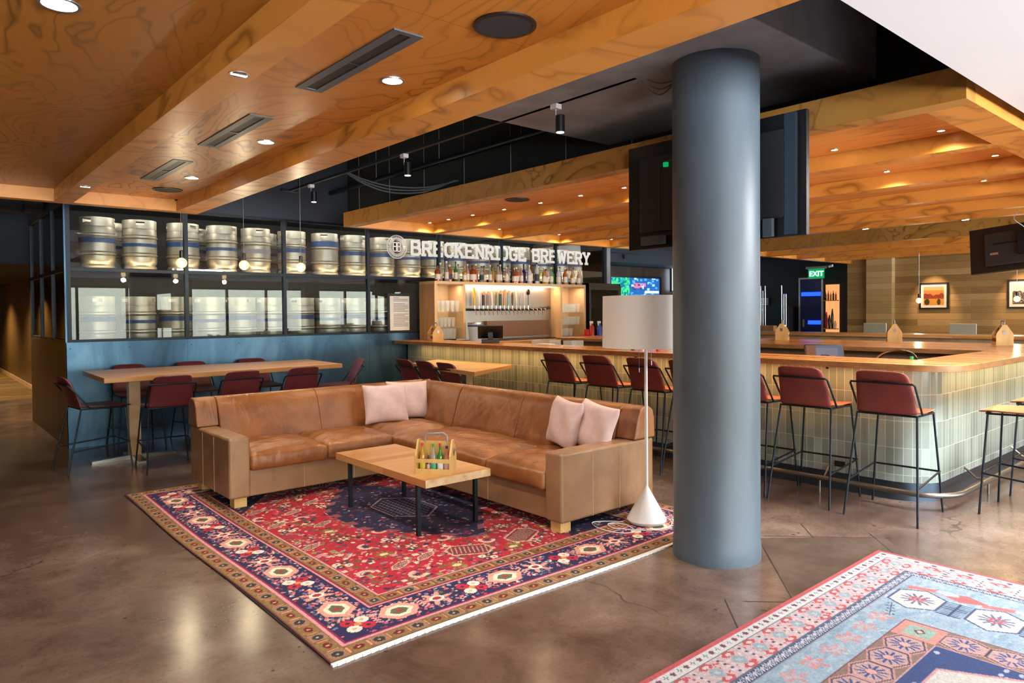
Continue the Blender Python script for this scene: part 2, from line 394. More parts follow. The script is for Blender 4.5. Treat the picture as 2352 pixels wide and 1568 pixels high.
# ---------------------------------------------------------------- camera
CH = 1.5
yaw, pitch, roll = math.radians(49.3739), math.radians(-1.18466), math.radians(-.48843)
F = Vector((math.cos(yaw)*math.cos(pitch), math.sin(yaw)*math.cos(pitch), math.sin(pitch)))
R0 = Vector((math.sin(yaw), -math.cos(yaw), 0)); U0 = R0.cross(F)
Rv = R0*math.cos(roll)+U0*math.sin(roll); Uv = -R0*math.sin(roll)+U0*math.cos(roll)
cam = bpy.data.cameras.new('camera'); co = bpy.data.objects.new('camera', cam); COL.objects.link(co)
M = Matrix((Rv, Uv, -F)).transposed().to_4x4(); M.translation = (0, 0, CH); co.matrix_world = M
cam.sensor_width = 36; cam.sensor_fit = 'HORIZONTAL'; cam.lens = 1622.766*36/2352; cam.shift_y = -(784-750.52)/2352; cam.clip_start = .05; cam.clip_end = 200
sc.camera = co
# ---------------------------------------------------------------- setting
# floor
struct(MB().box(-5.5, 24, -6, 27, -.12, 0), 'floor', 'stained_concrete')
struct(MB().box(.15, 1.95, 15.4, 26, 0, .004), 'floor', 'hall_carpet')
def joint(pts, w=.006):
    mb = MB()
    for a, b in zip(pts, pts[1:]):
        d = (Vector(b)-Vector(a)).normalized(); n = Vector((-d.y, d.x, 0))*w/2
        A = Vector((*a[:2], .0012)); B = Vector((*b[:2], .0012))
        mb.quad(A-n, B-n, B+n, A+n)
    return mb
V2 = lambda *p: [Vector((x, y, 0)) for x, y in p]
jm = plain('joint_dark', '2c201a', .8)
jt = MB()
for ln in (V2((4.25, 2.48), (3.2, 1.6)), V2((4.87, 2.02), (4.35, 1.55)), V2((4.74, 2.43), (4.50, 2.22)), V2((4.30, 2.46), (4.87, 1.88)), V2((3.25, 1.97), (3.55, 1.68)), V2((3.2, 2.05), (2.95, 1.82))):
    m_ = joint(ln); b = len(jt.v); jt.v += m_.v; jt.f += [tuple(b+i for i in f) for f in m_.f]
struct(jt, 'trim_1', 'joint_dark')
struct(MB().quad((4.23, 2.46, .0008), (3.50, 1.84, .0008), (4.38, 1.50, .0008), (4.86, 1.92, .0008)), 'trim_2', 'isolation_slab' if 'isolation_slab' in MATS else varied('isolation_slab', '54463e', '67584f', 3, .21, detail=3).name)

# steel wainscot wall + glazing of the keg room
GX = [1.40, 2.66, 3.92, 5.20, 6.47, 7.77, 9.06, 10.38]
GY = 9.31; SILL = 1.2; MID = 2.03; TOPZ = 2.79
w = MB()
seams = [1.36, 2.66, 3.92, 5.20, 6.47, 8.0, 9.2, 10.42]
for a, b in zip(seams, seams[1:]): w.box(a+.0015, b-.0015, GY, GY+.008, .0, SILL)
w.box(1.37, 10.42, GY+.004, GY+.12, 0, SILL-.01)
struct(w, 'wall_back', 'blued_steel')
rv = MB()
for a, b in zip(seams, seams[1:]):
    for z in (SILL-.07, .62, .08):
        for x in (a+.045, (a+b)/2, b-.045): rv.cyl((x, GY-.004, z), .0065, .006, 8, 'y')
build(rv, 'rivet', 'black_steel', bpy.data.objects['wall_back'])
w = MB().box(1.36, 1.37, GY, 12.2, 0, SILL); w.box(1.37, 1.46, GY+.12, 12.2, 0, SILL)
struct(w, 'wall_left', 'brown_steel')
# header + navy wall above
struct(MB().box(1.36, 10.42, GY-.0, GY+.15, TOPZ, 4.0), 'wall_back_upper', 'navy_wall_paint')
struct(MB().box(1.36, 1.5, GY+.15, 12.2, TOPZ, 4.0), 'wall_left_upper', 'dark_ceiling_paint')
# mullions
for i, (a, b) in enumerate(zip(GX, GX[1:])):
    fr = MB(); t0 = .023
    fr.box(a-t0, a+t0, GY-.012, GY+.05, SILL, TOPZ)
    if i == 6: fr.box(b-t0, b+.03, GY-.012, GY+.05, SILL, TOPZ)
    fr.box(a+t0, b-t0, GY-.010, GY+.045, MID-.02, MID+.02); fr.box(a+t0, b-t0, GY-.010, GY+.045, SILL, SILL+.03); fr.box(a+t0, b-t0, GY-.010, GY+.045, TOPZ-.03, TOPZ)
    o = struct(fr, 'window_%d' % (i+1), 'black_steel', bevel=.002, seg=1)
    build(MB().box(a+t0, b-t0, GY+.015, GY+.021, SILL+.03, MID-.02).box(a+t0, b-t0, GY+.015, GY+.021, MID+.02, TOPZ-.03), 'glass_pane', 'window_glass', o)
fr = MB().box(1.36, 1.40, GY-.01, GY+.03, SILL, TOPZ)
struct(fr, 'trim_3', 'blued_steel')
for i, (a, b) in enumerate(((9.33, 10.3), (10.3, 11.25), (11.25, 12.2))):
    fr = MB().box(1.365, 1.41, b-.04, b+.02, SILL, TOPZ).box(1.365, 1.41, a, b, MID-.02, MID+.02).box(1.365, 1.41, a, b, SILL, SILL+.03)
    o = struct(fr, 'window_%d' % (8+i), 'black_steel')
    build(MB().box(1.385, 1.391, a, b, SILL+.03, TOPZ), 'glass_pane', 'window_glass', o)
# end of the glass wall
struct(MB().box(10.42, 10.52, GY-.03, GY+.15, 0, 4.0), 'trim_4', 'grey_concrete_paint')
# keg room inside
struct(MB().box(1.46, 10.42, 11.3, 11.4, 0, 4), 'wall_keg_room', 'keg_room_dark')
struct(MB().box(10.32, 10.42, GY+.15, 11.3, 0, 4), 'wall_keg_room_right', 'beige_wood')
struct(MB().box(1.46, 10.32, GY+.12, 11.3, 2.95, 3.02), 'ceiling_keg_room', 'dark_ceiling_paint')
# corridor left of the keg room
struct(MB().box(0.05, .15, GY, 26, 0, 3.6), 'wall_corridor_left', 'hall_wood')
struct(MB().box(1.95, 2.05, 12.2, 26, 0, 2.3), 'wall_corridor_right', 'hall_wood')
struct(MB().box(1.37, 1.95, 12.2, 12.3, 0, 3.6), 'wall_corridor_return', 'brown_steel')
struct(MB().box(0.15, 1.95, 25.9, 26, 0, 3), 'wall_corridor_end', 'hall_wood')
struct(MB().box(0.15, 2.05, 13.2, 26, 2.3, 2.4), 'ceiling_corridor', 'dark_ceiling_paint')
struct(MB().box(0.15, 1.95, 13.1, 13.2, 2.3, 4), 'trim_5', 'navy_wall_paint')
struct(MB().box(1.93, 1.955, 12.3, 26, 0, .09), 'baseboard_corridor', 'pale_wood')
struct(MB().box(-5.5, .15, GY, GY+.1, 0, 4), 'wall_back_left', 'navy_wall_paint')
T = thing('air_duct', 'round black air duct running above the corridor mouth', 'duct', (.9, 10.6, 2.98))
build(MB().cyl((.17, 10.6, 2.98), .2, 1.15, 24, 'x'), 'duct_body', 'black_paint', T, smooth=True)
for x in (.2, .6, 1.1): build(MB().cyl((x, 10.6, 2.98), .212, .03, 24, 'x'), 'duct_collar', 'black_steel', T)
# room walls behind and beside the camera, with tall windows to the daylight
struct(MB().box(-5.5, -5.4, -6, GY, 0, 4), 'wall_side_left', 'beige_paint')
HW = 2.42
RW = MB().box(-5.5, 24, -6, -5.8, HW, 4).box(-5.5, 24, -6, -5.8, 0, .35)
pill = [-5.5, -2.2, 2.2, 6.6, 11.0, 15.4, 19.8, 23.7]
for p in pill: RW.box(p, p+.35, -6, -5.8, .35, HW)
struct(RW, 'wall_front', 'beige_paint')
for p in pill[1:-1]: struct(MB().box(p-.1, p+.45, -5.8, -5.45, 0, 4), 'wall_front_pillar', 'brown_pillar')
for i, (a, b) in enumerate(zip(pill, pill[1:])):
    a += .35; n = 3; st = (b-a)/n; fr = MB()
    for k in range(n+1): fr.box(a+k*st-.035, a+k*st+.035, -5.95, -5.85, .35, HW)
    fr.box(a, b, -5.95, -5.85, .35, .42); fr.box(a, b, -5.95, -5.85, HW-.07, HW)
    o = struct(fr, 'window_%d' % (11+i), 'window_frame_black')
    build(MB().box(a, b, -5.905, -5.9, .42, HW-.07), 'glass_pane', 'outer_glass', o)
# right-hand end of the room
RW = MB().box(23.9, 24, -5.8, 12.1, HW+.3, 4).box(23.9, 24, -5.8, 12.1, 0, .35)
for k in (-5.8, -1.2, 3.1): RW.box(23.9, 24, k, k+.35, .35, HW+.3)
RW.box(23.9, 24, 7.4, 12.1, .35, HW+.3)
struct(RW, 'wall_right', 'beige_paint')
for i, k in enumerate((-5.15, -.85, 3.45)):
    fr = MB().box(23.92, 23.98, k, k+.06, .35, HW+.3).box(23.92, 23.98, k+1.95, k+2.0, .35, HW+.3).box(23.92, 23.98, k+3.86, k+3.95, .35, HW+.3)
    struct(fr, 'window_%d' % (18+i), 'window_frame_black')
struct(MB().box(-5.5, 24, -6, 27, 4, 4.1), 'ceiling', 'dark_ceiling_paint')

# ------------------------------------------------ plywood ceiling over the lounge
ZB, ZP = 2.6, 2.72
XE = 2.44; YE = 8.12
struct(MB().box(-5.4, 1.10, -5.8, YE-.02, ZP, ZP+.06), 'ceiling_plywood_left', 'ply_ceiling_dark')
struct(MB().box(1.26, XE-.02, -5.8, YE-.02, ZP, ZP+.06), 'ceiling_plywood_right', 'ply_ceiling')
struct(MB().box(1.10, 1.26, -5.8, YE-.12, ZB, ZP+.05), 'trim_6', 'ply_frame', bevel=.003, seg=1)
struct(MB().box(2.20, XE, -5.8, YE, ZB, ZP+.10), 'trim_7', 'ply_frame', bevel=.003, seg=1)
struct(MB().box(-5.4, 2.20, YE-.12, YE, ZB, ZP+.10), 'trim_8', 'ply_frame', bevel=.003, seg=1)
# white ceiling by the windows
wc = MB().box(2.62, 24, -5.8, 1.20, 2.64, 2.72); wc.box(2.62, 24, 1.14, 1.20, 2.66, 4.0)
struct(wc, 'ceiling_white', 'white_ceiling_paint')
T = thing('ceiling_light_tray', 'bright rectangular light tray set in the white ceiling', 'ceiling light', (5.0, .55, 2.62))
fr = MB()
for a in ((4.62, 6.3, .80, .86), (4.62, 6.3, .1, .16), (4.62, 4.68, .16, .80), (6.24, 6.3, .16, .80)): fr.box(*a, 2.60, 2.64)
build(fr, 'tray_frame', 'white_enamel', T); build(MB().box(4.68, 6.24, .16, .80, 2.625, 2.635), 'diffuser', 'tray_light', T)
# concrete beam, bulkhead
struct(MB().box(1.6, 4.86, 1.97, 4.3, 3.0, 4.0), 'ceiling_beam', 'grey_concrete_paint', bevel=.01, seg=1)
bk = MB().box(4.88, 4.98, 1.25, GY, 2.79, 4.0)
struct(bk, 'wall_bulkhead', 'bulkhead_paint')
sm = MB()
for k in range(9): sm.box(4.874, 4.881, 2.4+k*.82, 2.406+k*.82, 2.8, 4.0)
build(sm, 'panel_seam', 'grey_concrete_paint', bpy.data.objects['wall_bulkhead'])
# concrete column
T = MB().lathe([(.262, 0), (.262, .10), (.258, .11), (.257, 3.0)], (3.765, 2.471, 0), 64)
c_ = struct(T, 'column', 'column_paint', smooth=True)

# ------------------------------------------------ plywood canopy over the bar
def canopy(n, x0, x1, y0, y1, joists, fw=.14, yr=.24, ft=.18):
    T = struct(MB().box(x0, x0+fw, y0, y1, ZB, ZB+ft), 'trim_%d' % n, 'ply_fascia', bevel=.002, seg=1)
    struct(MB().box(x0+fw, x1, y1-.10, y1, ZB, ZB+.18), 'trim_%d' % (n+1), 'ply_frame', bevel=.002, seg=1)
    struct(MB().box(x0+fw, x1, y0, y0+yr, ZB, ZB+.18), 'trim_%d' % (n+2), 'ply_frame', bevel=.002, seg=1)
    struct(MB().box(x0+fw, x1, y0+yr, y1-.10, ZP, ZP+.05), 'ceiling_canopy_%d' % n, 'ply_bar_panel')
    for j, x in enumerate(joists):
        struct(MB().box(x-.07, x+.07, y0+yr, y1-.10, ZB, ZP), 'trim_%d_%d' % (n, j+1), 'ply_frame', bevel=.002, seg=1)
canopy(10, 4.24, 10.06, 1.27, 8.21, [5.62, 6.85, 8.05, 9.25])
struct(MB().box(9.92, 10.06, 1.51, 8.11, ZB, ZP), 'trim_13', 'ply_frame')
canopy(20, 12.1, 17.45, -5.7, 7.72, [13.5, 14.75, 16.05], ft=.30)
struct(MB().box(10.06, 12.1, -5.8, 9.3, 3.1, 3.15), 'ceiling_gap', 'dark_ceiling_paint')
# ------------------------------------------------ far walls
struct(MB().box(17.4, 17.55, -5.8, 7.74, 0, 2.75), 'wall_far_planks', 'wood_wall')
struct(MB().box(17.22, 17.4, 6.65, 7.22, 0, 2.7), 'wall_far_pier', 'pale_planks')
struct(MB().box(18.0, 18.1, 7.7, 12.1, 0, 3.6), 'wall_far_dark', 'black_paint')
struct(MB().box(10.5, 18.1, 12.0, 12.1, 0, 3.6), 'wall_far_left', 'dark_wood')
struct(MB().box(10.5, 18.0, 11.0, 12.0, 2.66, 3.1), 'ceiling_soffit_far', 'navy_wall_paint')
# far doorway with blue lit door
T = struct(MB().box(17.93, 18.0, 9.21, 9.25, 0, 2.34).box(17.93, 18.0, 8.60, 8.64, 0, 2.34).box(17.93, 18.0, 8.64, 9.21, 2.30, 2.34), 'door_1', 'silver_trim')
nm = plain('door_navy', '1a2560', .3, .3)
build(MB().box(17.95, 17.99, 8.64, 9.21, .02, 2.30), 'door_leaf', 'door_navy', T)
build(MB().box(17.93, 17.95, 9.10, 9.14, 1.05, 1.25), 'door_handle', 'silver_trim', T)
build(MB().box(17.938, 17.95, 8.66, 9.0, 1.12, 1.22).box(17.938, 17.95, 8.66, 9.18, 1.86, 1.96), 'glow_reflection_strip', 'blue_reflection_glow', T, label='glowing strips standing for blue reflections on the door')  # emissive strips stand in for blue light reflected on the door leaf
# ---------------------------------------------------------------- rugs (woven pattern painted on a fine mesh)
def C(h): return np.array([int(h[i:i+2], 16)/255 for i in (0, 2, 4)])
class Paint:
    def __init__(s, w, h, res, bg):
        s.W = int(w/res); s.H = int(h/res); s.w = w; s.h = h; s.res = res
        s.im = np.ones((s.H, s.W, 3))*C(bg)
        s.X, s.Y = np.meshgrid((np.arange(s.W)+.5)*res, (np.arange(s.H)+.5)*res)
    def _win(s, cx, cy, r):
        x0 = max(int((cx-r)/s.res), 0); x1 = min(int((cx+r)/s.res)+2, s.W); y0 = max(int((cy-r)/s.res), 0); y1 = min(int((cy+r)/s.res)+2, s.H)
        return slice(y0, max(y1, y0)), slice(x0, max(x1, x0))
    def put(s, cx, cy, r, fn, col, rot=0.0):
        w = s._win(cx, cy, r*1.5); x = s.X[w]-cx; y = s.Y[w]-cy
        if x.size == 0: return
        c, n = math.cos(rot), math.sin(rot); u = (x*c+y*n); v = (-x*n+y*c)
        s.im[w][fn(u, v)] = C(col)
    def rect(s, cx, cy, a, b, col, rot=0.0): s.put(cx, cy, max(a, b), lambda u, v: (abs(u) < a) & (abs(v) < b), col, rot)
    def dia(s, cx, cy, a, b, col, rot=0.0): s.put(cx, cy, max(a, b), lambda u, v: abs(u)/a+abs(v)/b < 1, col, rot)
    def ell(s, cx, cy, a, b, col, rot=0.0): s.put(cx, cy, max(a, b), lambda u, v: (u/a)**2+(v/b)**2 < 1, col, rot)
    def hexa(s, cx, cy, a, b, col, rot=0.0, k=.5): s.put(cx, cy, max(a, b), lambda u, v: (abs(v) < b) & (abs(u) < a-(abs(v)/b)*a*k), col, rot)
    def flower(s, cx, cy, r, col, cen, n=8, rot=0.0):
        s.put(cx, cy, r, lambda u, v: np.hypot(u, v) < r*(.62+.38*np.cos(n*np.arctan2(v, u))), col, rot); s.ell(cx, cy, r*.33, r*.33, cen)
    def cross(s, cx, cy, r, col, rot=0.0): s.rect(cx, cy, r, r*.28, col, rot); s.rect(cx, cy, r*.28, r, col, rot)
    def rosette(s, cx, cy, r, a, b, cen, rot=0.0):
        for k in range(4):
            t = rot+PI/4+k*PI/2
            s.ell(cx+r*.62*math.cos(t), cy+r*.62*math.sin(t), r*.42, r*.42, a if k % 2 else b); s.ell(cx+r*.62*math.cos(t), cy+r*.62*math.sin(t), r*.14, r*.14, '2a2440' if k % 2 else 'e8b090')
        s.ell(cx, cy, r*.22, r*.22, cen)
    def frame(s, d0, d1, col):
        D = np.minimum(np.minimum(s.X, s.w-s.X), np.minimum(s.Y, s.h-s.Y)); s.im[(D >= d0) & (D < d1)] = C(col)
    def fuzz(s, a=.05):
        n = np.random.rand(s.H, s.W, 1)-.5; s.im = np.clip(s.im*(1+n*a*2), 0, 1)
def walk(w, h, d, step, y_from=0):
    """points along the rectangle ring at inset d: (x,y,rot)"""
    out = []
    nx = max(2, round((w-2*d)/step)); ny = max(2, round((h-2*d)/step))
    for i in range(nx+1):
        x = d+(w-2*d)*i/nx; out += [(x, d, 0, i), (x, h-d, PI, i)]
    for j in range(1, ny):
        y = d+(h-2*d)*j/ny; out += [(d, y, PI/2, j), (w-d, y, -PI/2, j)]
    return out
# ---- red medallion rug
RX0, RX1, RY0, RY1 = 1.345, 4.42, 2.77, 6.55
P = Paint(RX1-RX0, RY1-RY0, .0062, 'b01c34'); rng = random.Random(3)
w_, h_ = P.w, P.h
# field ornaments
PAL = ['e6c3b4', '5a4a30', '22244a', '8a7a80', 'd88a90', '6e5a34', 'd8d0b8', '3c4a5a', 'c86070', '7a2038', '8a8a5a', 'cc2a40']
for _ in range(5200):
    x = rng.uniform(.5, w_-.5); y = rng.uniform(.5, h_-.5); r = rng.uniform(.008, .024); c = rng.choice(PAL)
    rng.choice([P.ell, P.dia, P.rect])(x, y, r, r*rng.uniform(.3, .9), c, rng.choice([0, PI/4, PI/2, 2.2]))
for gx in range(9):
    for gy in range(13):
        x = .62+gx*(w_-1.24)/8+rng.uniform(-.03, .03); y = .62+gy*(h_-1.24)/12+rng.uniform(-.03, .03); k = rng.randrange(6)
        if k == 0: P.flower(x, y, .075, '4a4028', 'd8c8b0', 8); P.flower(x, y, .045, 'e0c4b0', '8a1a2c', 6)
        elif k == 1:
            P.hexa(x, y, .10, .035, 'd8a49c', .5); P.hexa(x, y, .085, .026, '7a2030', .5)
            for q in range(-3, 4): P.rect(x+q*.02, y+q*.011, .004, .022, 'c8c0b0', .5)
        elif k == 2:
            P.rosette(x, y, .06, 'e4d6c6', '2c3450', 'd08030')
        elif k == 3:
            for q in range(5): P.dia(x+(q-2)*.04, y+rng.uniform(-.02, .02), .018, .014, 'a8b0a0'); P.ell(x+(q-2)*.04, y, .006, .006, '20203a')
        elif k == 4:
            P.flower(x, y, .065, '8a7838', '3a2c60', 10); P.ell(x, y, .03, .02, 'e0d4a0')
        else:
            P.put(x, y, .07, lambda u, v: (abs(np.hypot(u, v)-.045) < .012) & (v > -.02), 'e2bcb0', rng.uniform(0, 6)); P.ell(x, y, .02, .014, '303050')
# corner spandrels and medallion
cx, cy = w_/2, h_/2
for sx in (-1, 1):
    for sy in (-1, 1):
        if sx < 0 and sy < 0: continue
        x0 = cx+sx*(w_/2-.50); y0 = cy+sy*(h_/2-.50)
        P.put(x0, y0, .8, lambda u, v: (abs(u)/.62+abs(v)/.80) < 1, '1c1c3c')
        for _ in range(120):
            a, b = rng.uniform(0, .55), rng.uniform(0, .7)
            if a/.62+b/.8 < .93: rng.choice([P.ell, P.dia])(x0-sx*a, y0-sy*b, .016, .01, rng.choice(['b8a0a0', 'b01c34', '6e6a7a', 'd8c0a8', '4a4a70']))
MD = lambda u, v: (abs(v) < .92) & (abs(u) < .50-.46*np.clip((abs(v)-.28)/.64, 0, 1)+.03*np.sign(np.sin(abs(v)*38)))
P.put(cx, cy, 1.0, lambda u, v: (abs(v) < .96) & (abs(u) < .52-.46*np.clip((abs(v)-.28)/.64, 0, 1)), '8a5060')
P.put(cx, cy, 1.0, MD, '1f1d40')
for _ in range(520):
    a, b = rng.uniform(-.48, .48), rng.uniform(-.88, .88)
    if abs(a) < .46-.46*max(0, (abs(b)-.28)/.64): rng.choice([P.ell, P.dia, P.rect])(cx+a, cy+b, .016, .009, rng.choice(['8a86a0', 'a02038', '5a5a80', 'b8a8a8', '3a3a66', '6a2448']), rng.uniform(0, 3))
P.hexa(cx, cy, .34, .20, 'b8a8ae', PI/2, .5); P.hexa(cx, cy, .325, .185, '26264a', PI/2, .5)
for q in range(-7, 8):
    for r in range(-4, 5):
        if abs(q)*.04/.32+abs(r)*.04/.5 < .85: P.dia(cx+r*.04, cy+q*.04, .012, .017, '8f8da6')
for sy in (-1, 1):
    for sx in (-1, 1):
        P.hexa(cx+sx*.22, cy+sy*1.12, .16, .09, 'd8b0a0', .5*sx, .3); P.hexa(cx+sx*.22, cy+sy*1.12, .145, .078, '84263a', .5*sx, .3)
        for q in range(-5, 6): P.rect(cx+sx*.22+q*.024, cy+sy*1.12+sx*q*.013, .004, .06, 'a8a890', .5*sx)
# borders
P.frame(0, .012, '571426'); P.frame(.012, .115, '80653f')
P.frame(.113, .130, 'dc96a6'); P.frame(.128, .140, '8a2040'); P.frame(.140, .405, '231f4e')
P.frame(.403, .420, 'dc94a4'); P.frame(.418, .430, '8c1c34'); P.frame(.430, .512, '745628'); P.frame(.512, .526, 'dd9aa6'); P.frame(.526, .536, 'a02038')
for d, st, bgs in ((.064, .105, ('7a1c2c', 'b8926c')), (.471, .105, ('6c1c20', 'b49060'))):
    for x, y, r, i in walk(w_, h_, d, st):
        P.rect(x, y, .040, .040, '8a6e44' if i % 2 else '9c7860', r)
        if i % 2: P.ell(x, y, .030, .020, '6c1626', r); P.ell(x, y, .009, .007, 'd8a080')
        else:
            P.cross(x, y, .027, '2c3038', r); P.cross(x, y, .027, '2c3038', r+PI/4); P.ell(x, y, .007, .007, 'c8b890')
    for x, y, r, i in walk(w_, h_, d, st/2):
        if i % 2: P.rect(x, y, .0045, .028, 'e09070', r)
for x, y, r, i in walk(w_, h_, .2725, .021):
    c, s = math.cos(r), math.sin(r)
    for _ in range(8):
        u = rng.uniform(-.02, .02); v = rng.uniform(-.12, .12)
        rng.choice([P.ell, P.dia])(x+u*c-v*s, y+u*s+v*c, rng.uniform(.007, .015), rng.uniform(.005, .010), rng.choice(['d88c92', 'e2c8be', '7c8aa6', 'b82440', 'c0506a', '5e6a4a', 'e0a8a0', '6a7ab0']), r+rng.uniform(-1, 1))
for x, y, r, i in walk(w_, h_, .2725, .235):
    c, s = math.cos(r), math.sin(r)
    if i % 3 == 0:
        P.ell(x, y, .085, .085, '231f4e'); P.rosette(x, y, .085, 'c0203c', 'ece4da', 'd89050', r)
    elif i % 3 == 1:
        P.hexa(x, y, .12, .085, 'e0a090', r, .55); P.hexa(x, y, .085, .06, 'efe3cc', r, .6); P.hexa(x, y, .055, .036, '5c6a4c', r, .6); P.ell(x, y, .018, .014, 'b02038')
        for q in (-1, 1):
            for z in range(5): P.rect(x+q*.135*c-(-.05+z*.026)*s, y+q*.135*s+(-.05+z*.026)*c, .020, .006, 'dd9c98', r+.5*q)
    else:
        P.flower(x, y, .09, 'dc9c8c', 'ece0d0', 6, r); P.ell(x, y, .042, .036, 'ece4d8'); P.ell(x, y, .024, .02, 'a82038')
    for q in (-1, 1):
        P.put(x+q*.1175*c, y+q*.1175*s, .14, lambda u, v: (abs(abs(u)+abs(v)*.45-.035) < .005) & (abs(v) > .07) & (abs(v) < .125), 'e86a80', r)
P.fuzz(.10)
rw = thing('persian_rug', 'large red oriental rug with navy borders under the leather sofa', 'rug', (RX0, RY0, 0))
def wv(X, Y, Z): return X+.012*np.sin((Y-RY0)*2.1)*np.clip(2.4-X, 0, 1), Y+.02*np.sin((X-1.3)*2.4)*np.clip((3.4-Y), 0, 1), Z
struct_ = build(MB().box(RX0+.004, RX1-.004, RY0+.02, RY1-.01, .0, .006), 'rug_backing', 'bulkhead_paint', rw)
paintgrid('woven_pile', 'rug_wool', P.im, RX0, RY0, RX1, RY1, .009, rw, warp=wv)
fm = MB(); x = RX0
for k in range(150):
    x0 = RX0+(RX1-RX0)*k/150; x1 = RX0+(RX1-RX0)*(k+1)/150; f = lambda q: RY0+.02*math.sin((q-1.3)*2.4)*.63
    a, b = f(x0), f(x1); fm.prism([(x0, a-.020-.003*(k % 2)), (x1-.002, b-.020-.003*(k % 2)), (x1, b+.003), (x0, a+.003)], .001, .010)
build(fm, 'fringe', 'white_paper', rw)
# ---- faded blue rug
BX, BY = 4.545, 1.83
P = Paint(3.4, 4.4, .0058, '9fb4c2'); w_, h_ = P.w, P.h; rng = random.Random(9)
for _ in range(6000):
    x = rng.uniform(.3, w_-.3); y = rng.uniform(.3, h_-.3); P.ell(x, y, rng.uniform(.01, .05), rng.uniform(.006, .018), rng.choice(['a8bcc8', '95adbe', 'b2c2ca', '8ea6b8', 'a4b4bc']))
P.frame(0, .032, 'cf5a5e'); P.frame(.032, .088, 'e3ddd9'); P.frame(.088, .094, '6a7c84'); P.frame(.094, .250, 'd9bcbc'); P.frame(.250, .256, '5a6a80'); P.frame(.256, .305, '3a4668'); P.frame(.305, .311, '8a8a9a')
for x, y, r, i in walk(w_, h_, .060, .046):
    if i % 2: P.cross(x, y, .015, '7a4660', r); P.cross(x, y, .015, '7a4660', r+PI/4)
    else: P.cross(x, y, .013, '5c7c80', r); P.ell(x, y, .004, .004, 'e8e0dc')
for x, y, r, i in walk(w_, h_, .172, .042):
    c, s = math.cos(r), math.sin(r)
    for k in range(5):
        u = rng.uniform(-.02, .02); v = rng.uniform(-.07, .07); rng.choice([P.ell, P.dia, P.rect])(x+u*c-v*s, y+u*s+v*c, rng.uniform(.006, .015), rng.uniform(.004, .009), rng.choice(['d0585c', 'e4c8c4', 'd86a6c', 'c8d0d0', '9aa8a8', 'e6d8d4', 'cf4c50']), r+rng.uniform(-1, 1))
for x, y, r, i in walk(w_, h_, .172, .17):
    c, s = math.cos(r), math.sin(r)
    for q in (-1, 1):
        u, v = 0, q*.055; P.hexa(x+u*c-v*s, y+u*s+v*c, .045, .022, 'cf5458', r, .6); P.ell(x+u*c-v*s, y+u*s+v*c, .018, .009, 'e6d0cc', r)
    P.dia(x, y, .046, .050, 'cdb8ba', r); P.dia(x, y, .039, .043, '9fb2ba', r); P.cross(x, y, .016, 'c4ccd0', r+PI/4)
    for k in range(-4, 5):
        u, v = .085, k*.017; P.rect(x+u*c-v*s, y+u*s+v*c, .008, .006, '3a4068' if k % 2 else 'e0d0d0', r)
for x, y, r, i in walk(w_, h_, .2805, .058):
    P.dia(x, y, .023, .022, 'c4c8d0', r); P.dia(x, y, .015, .015, '30406a', r); P.dia(x, y, .008, .008, 'b8c4d0', r)
for x, y, r, i in walk(w_, h_, .2805, .029):
    if i % 2:
        P.rect(x, y, .003, .022, 'd8d0d4', r+.6); P.rect(x, y, .003, .022, 'd8d0d4', r-.6)
for j in range(12):
    y = h_-.445-j*.345
    if y < .45: break
    x = w_-.64
    P.hexa(x, y, .155, .115, '465478', 0, .45); P.hexa(x, y, .143, .103, 'd8cec6', 0, .45); P.flower(x, y, .080, '5c6a8e', 'c8585c', 12); P.flower(x, y, .045, 'cc5a5e', 'b8c0c4', 8); P.ell(x, y, .012, .012, '5c7080')
    P.rect(x-.01, y-.17, .10, .040, '8ca4b4')
    for k in range(-4, 5): P.rect(x-.01+k*.022, y-.17, .004, .055, '30406a')
    P.rect(x-.01, y-.172, .10, .005, '30406a'); P.dia(x+.17, y-.16, .06, .12, 'cf6a68'); P.rect(x+.17, y+.02, .022, .08, 'd27672', .3); P.hexa(x+.19, y-.08, .035, .05, 'b9c4c8', 0, .6)
def inr(x0, x1, y0, y1, col):
    m = (P.X > x0) & (P.X < x1) & (P.Y > y0) & (P.Y < y1); P.im[m] = C(col)
ix0, ix1, iy0, iy1 = .50, w_-.93, .50, h_-.49
inr(ix0, ix1, iy0, iy1, '7c3c4c'); inr(ix0+.006, ix1-.006, iy0+.006, iy1-.006, '8a7060')
inr(ix0+.19, ix1-.19, iy0+.19, iy1-.19, 'd0a0a0'); inr(ix0+.196, ix1-.196, iy0+.196, iy1-.196, '2c4478')
def hx(x, y, r):
    P.hexa(x, y, .094, .098, 'd59490', r+PI/2, .45); P.hexa(x, y, .086, .090, '3c3a50', r+PI/2, .45); P.hexa(x, y, .078, .080, 'c8a098', r+PI/2, .45); P.flower(x, y, .066, '2c4a88', 'e6a898', 12)
n = int((ix1-ix0-.19)/.178)
for yy in (iy0+.1, iy1-.1):
    for k in range(1, n+2): hx(ix1-.1-k*.178, yy, 0)
for xx in (ix0+.1, ix1-.1):
    for k in range(1, int((iy1-iy0-.1)/.178)): hx(xx, iy1-.1-k*.178, PI/2)
for xx in (ix0+.1, ix1-.1):
    for yy in (iy0+.1, iy1-.1): P.rect(xx, yy, .092, .092, 'd88e80'); P.rect(xx, yy, .06, .06, '9ab4a4'); P.dia(xx, yy, .034, .026, '6a4050'); P.dia(xx, yy, .018, .014, 'e0b8a8')
for k in range(260):
    x = rng.uniform(ix0+.22, ix1-.22); y = rng.uniform(iy0+.22, iy1-.22); P.hexa(x, y, .018, .011, 'b4bcd0')
mx, my = (ix0+ix1)/2, (iy0+iy1)/2
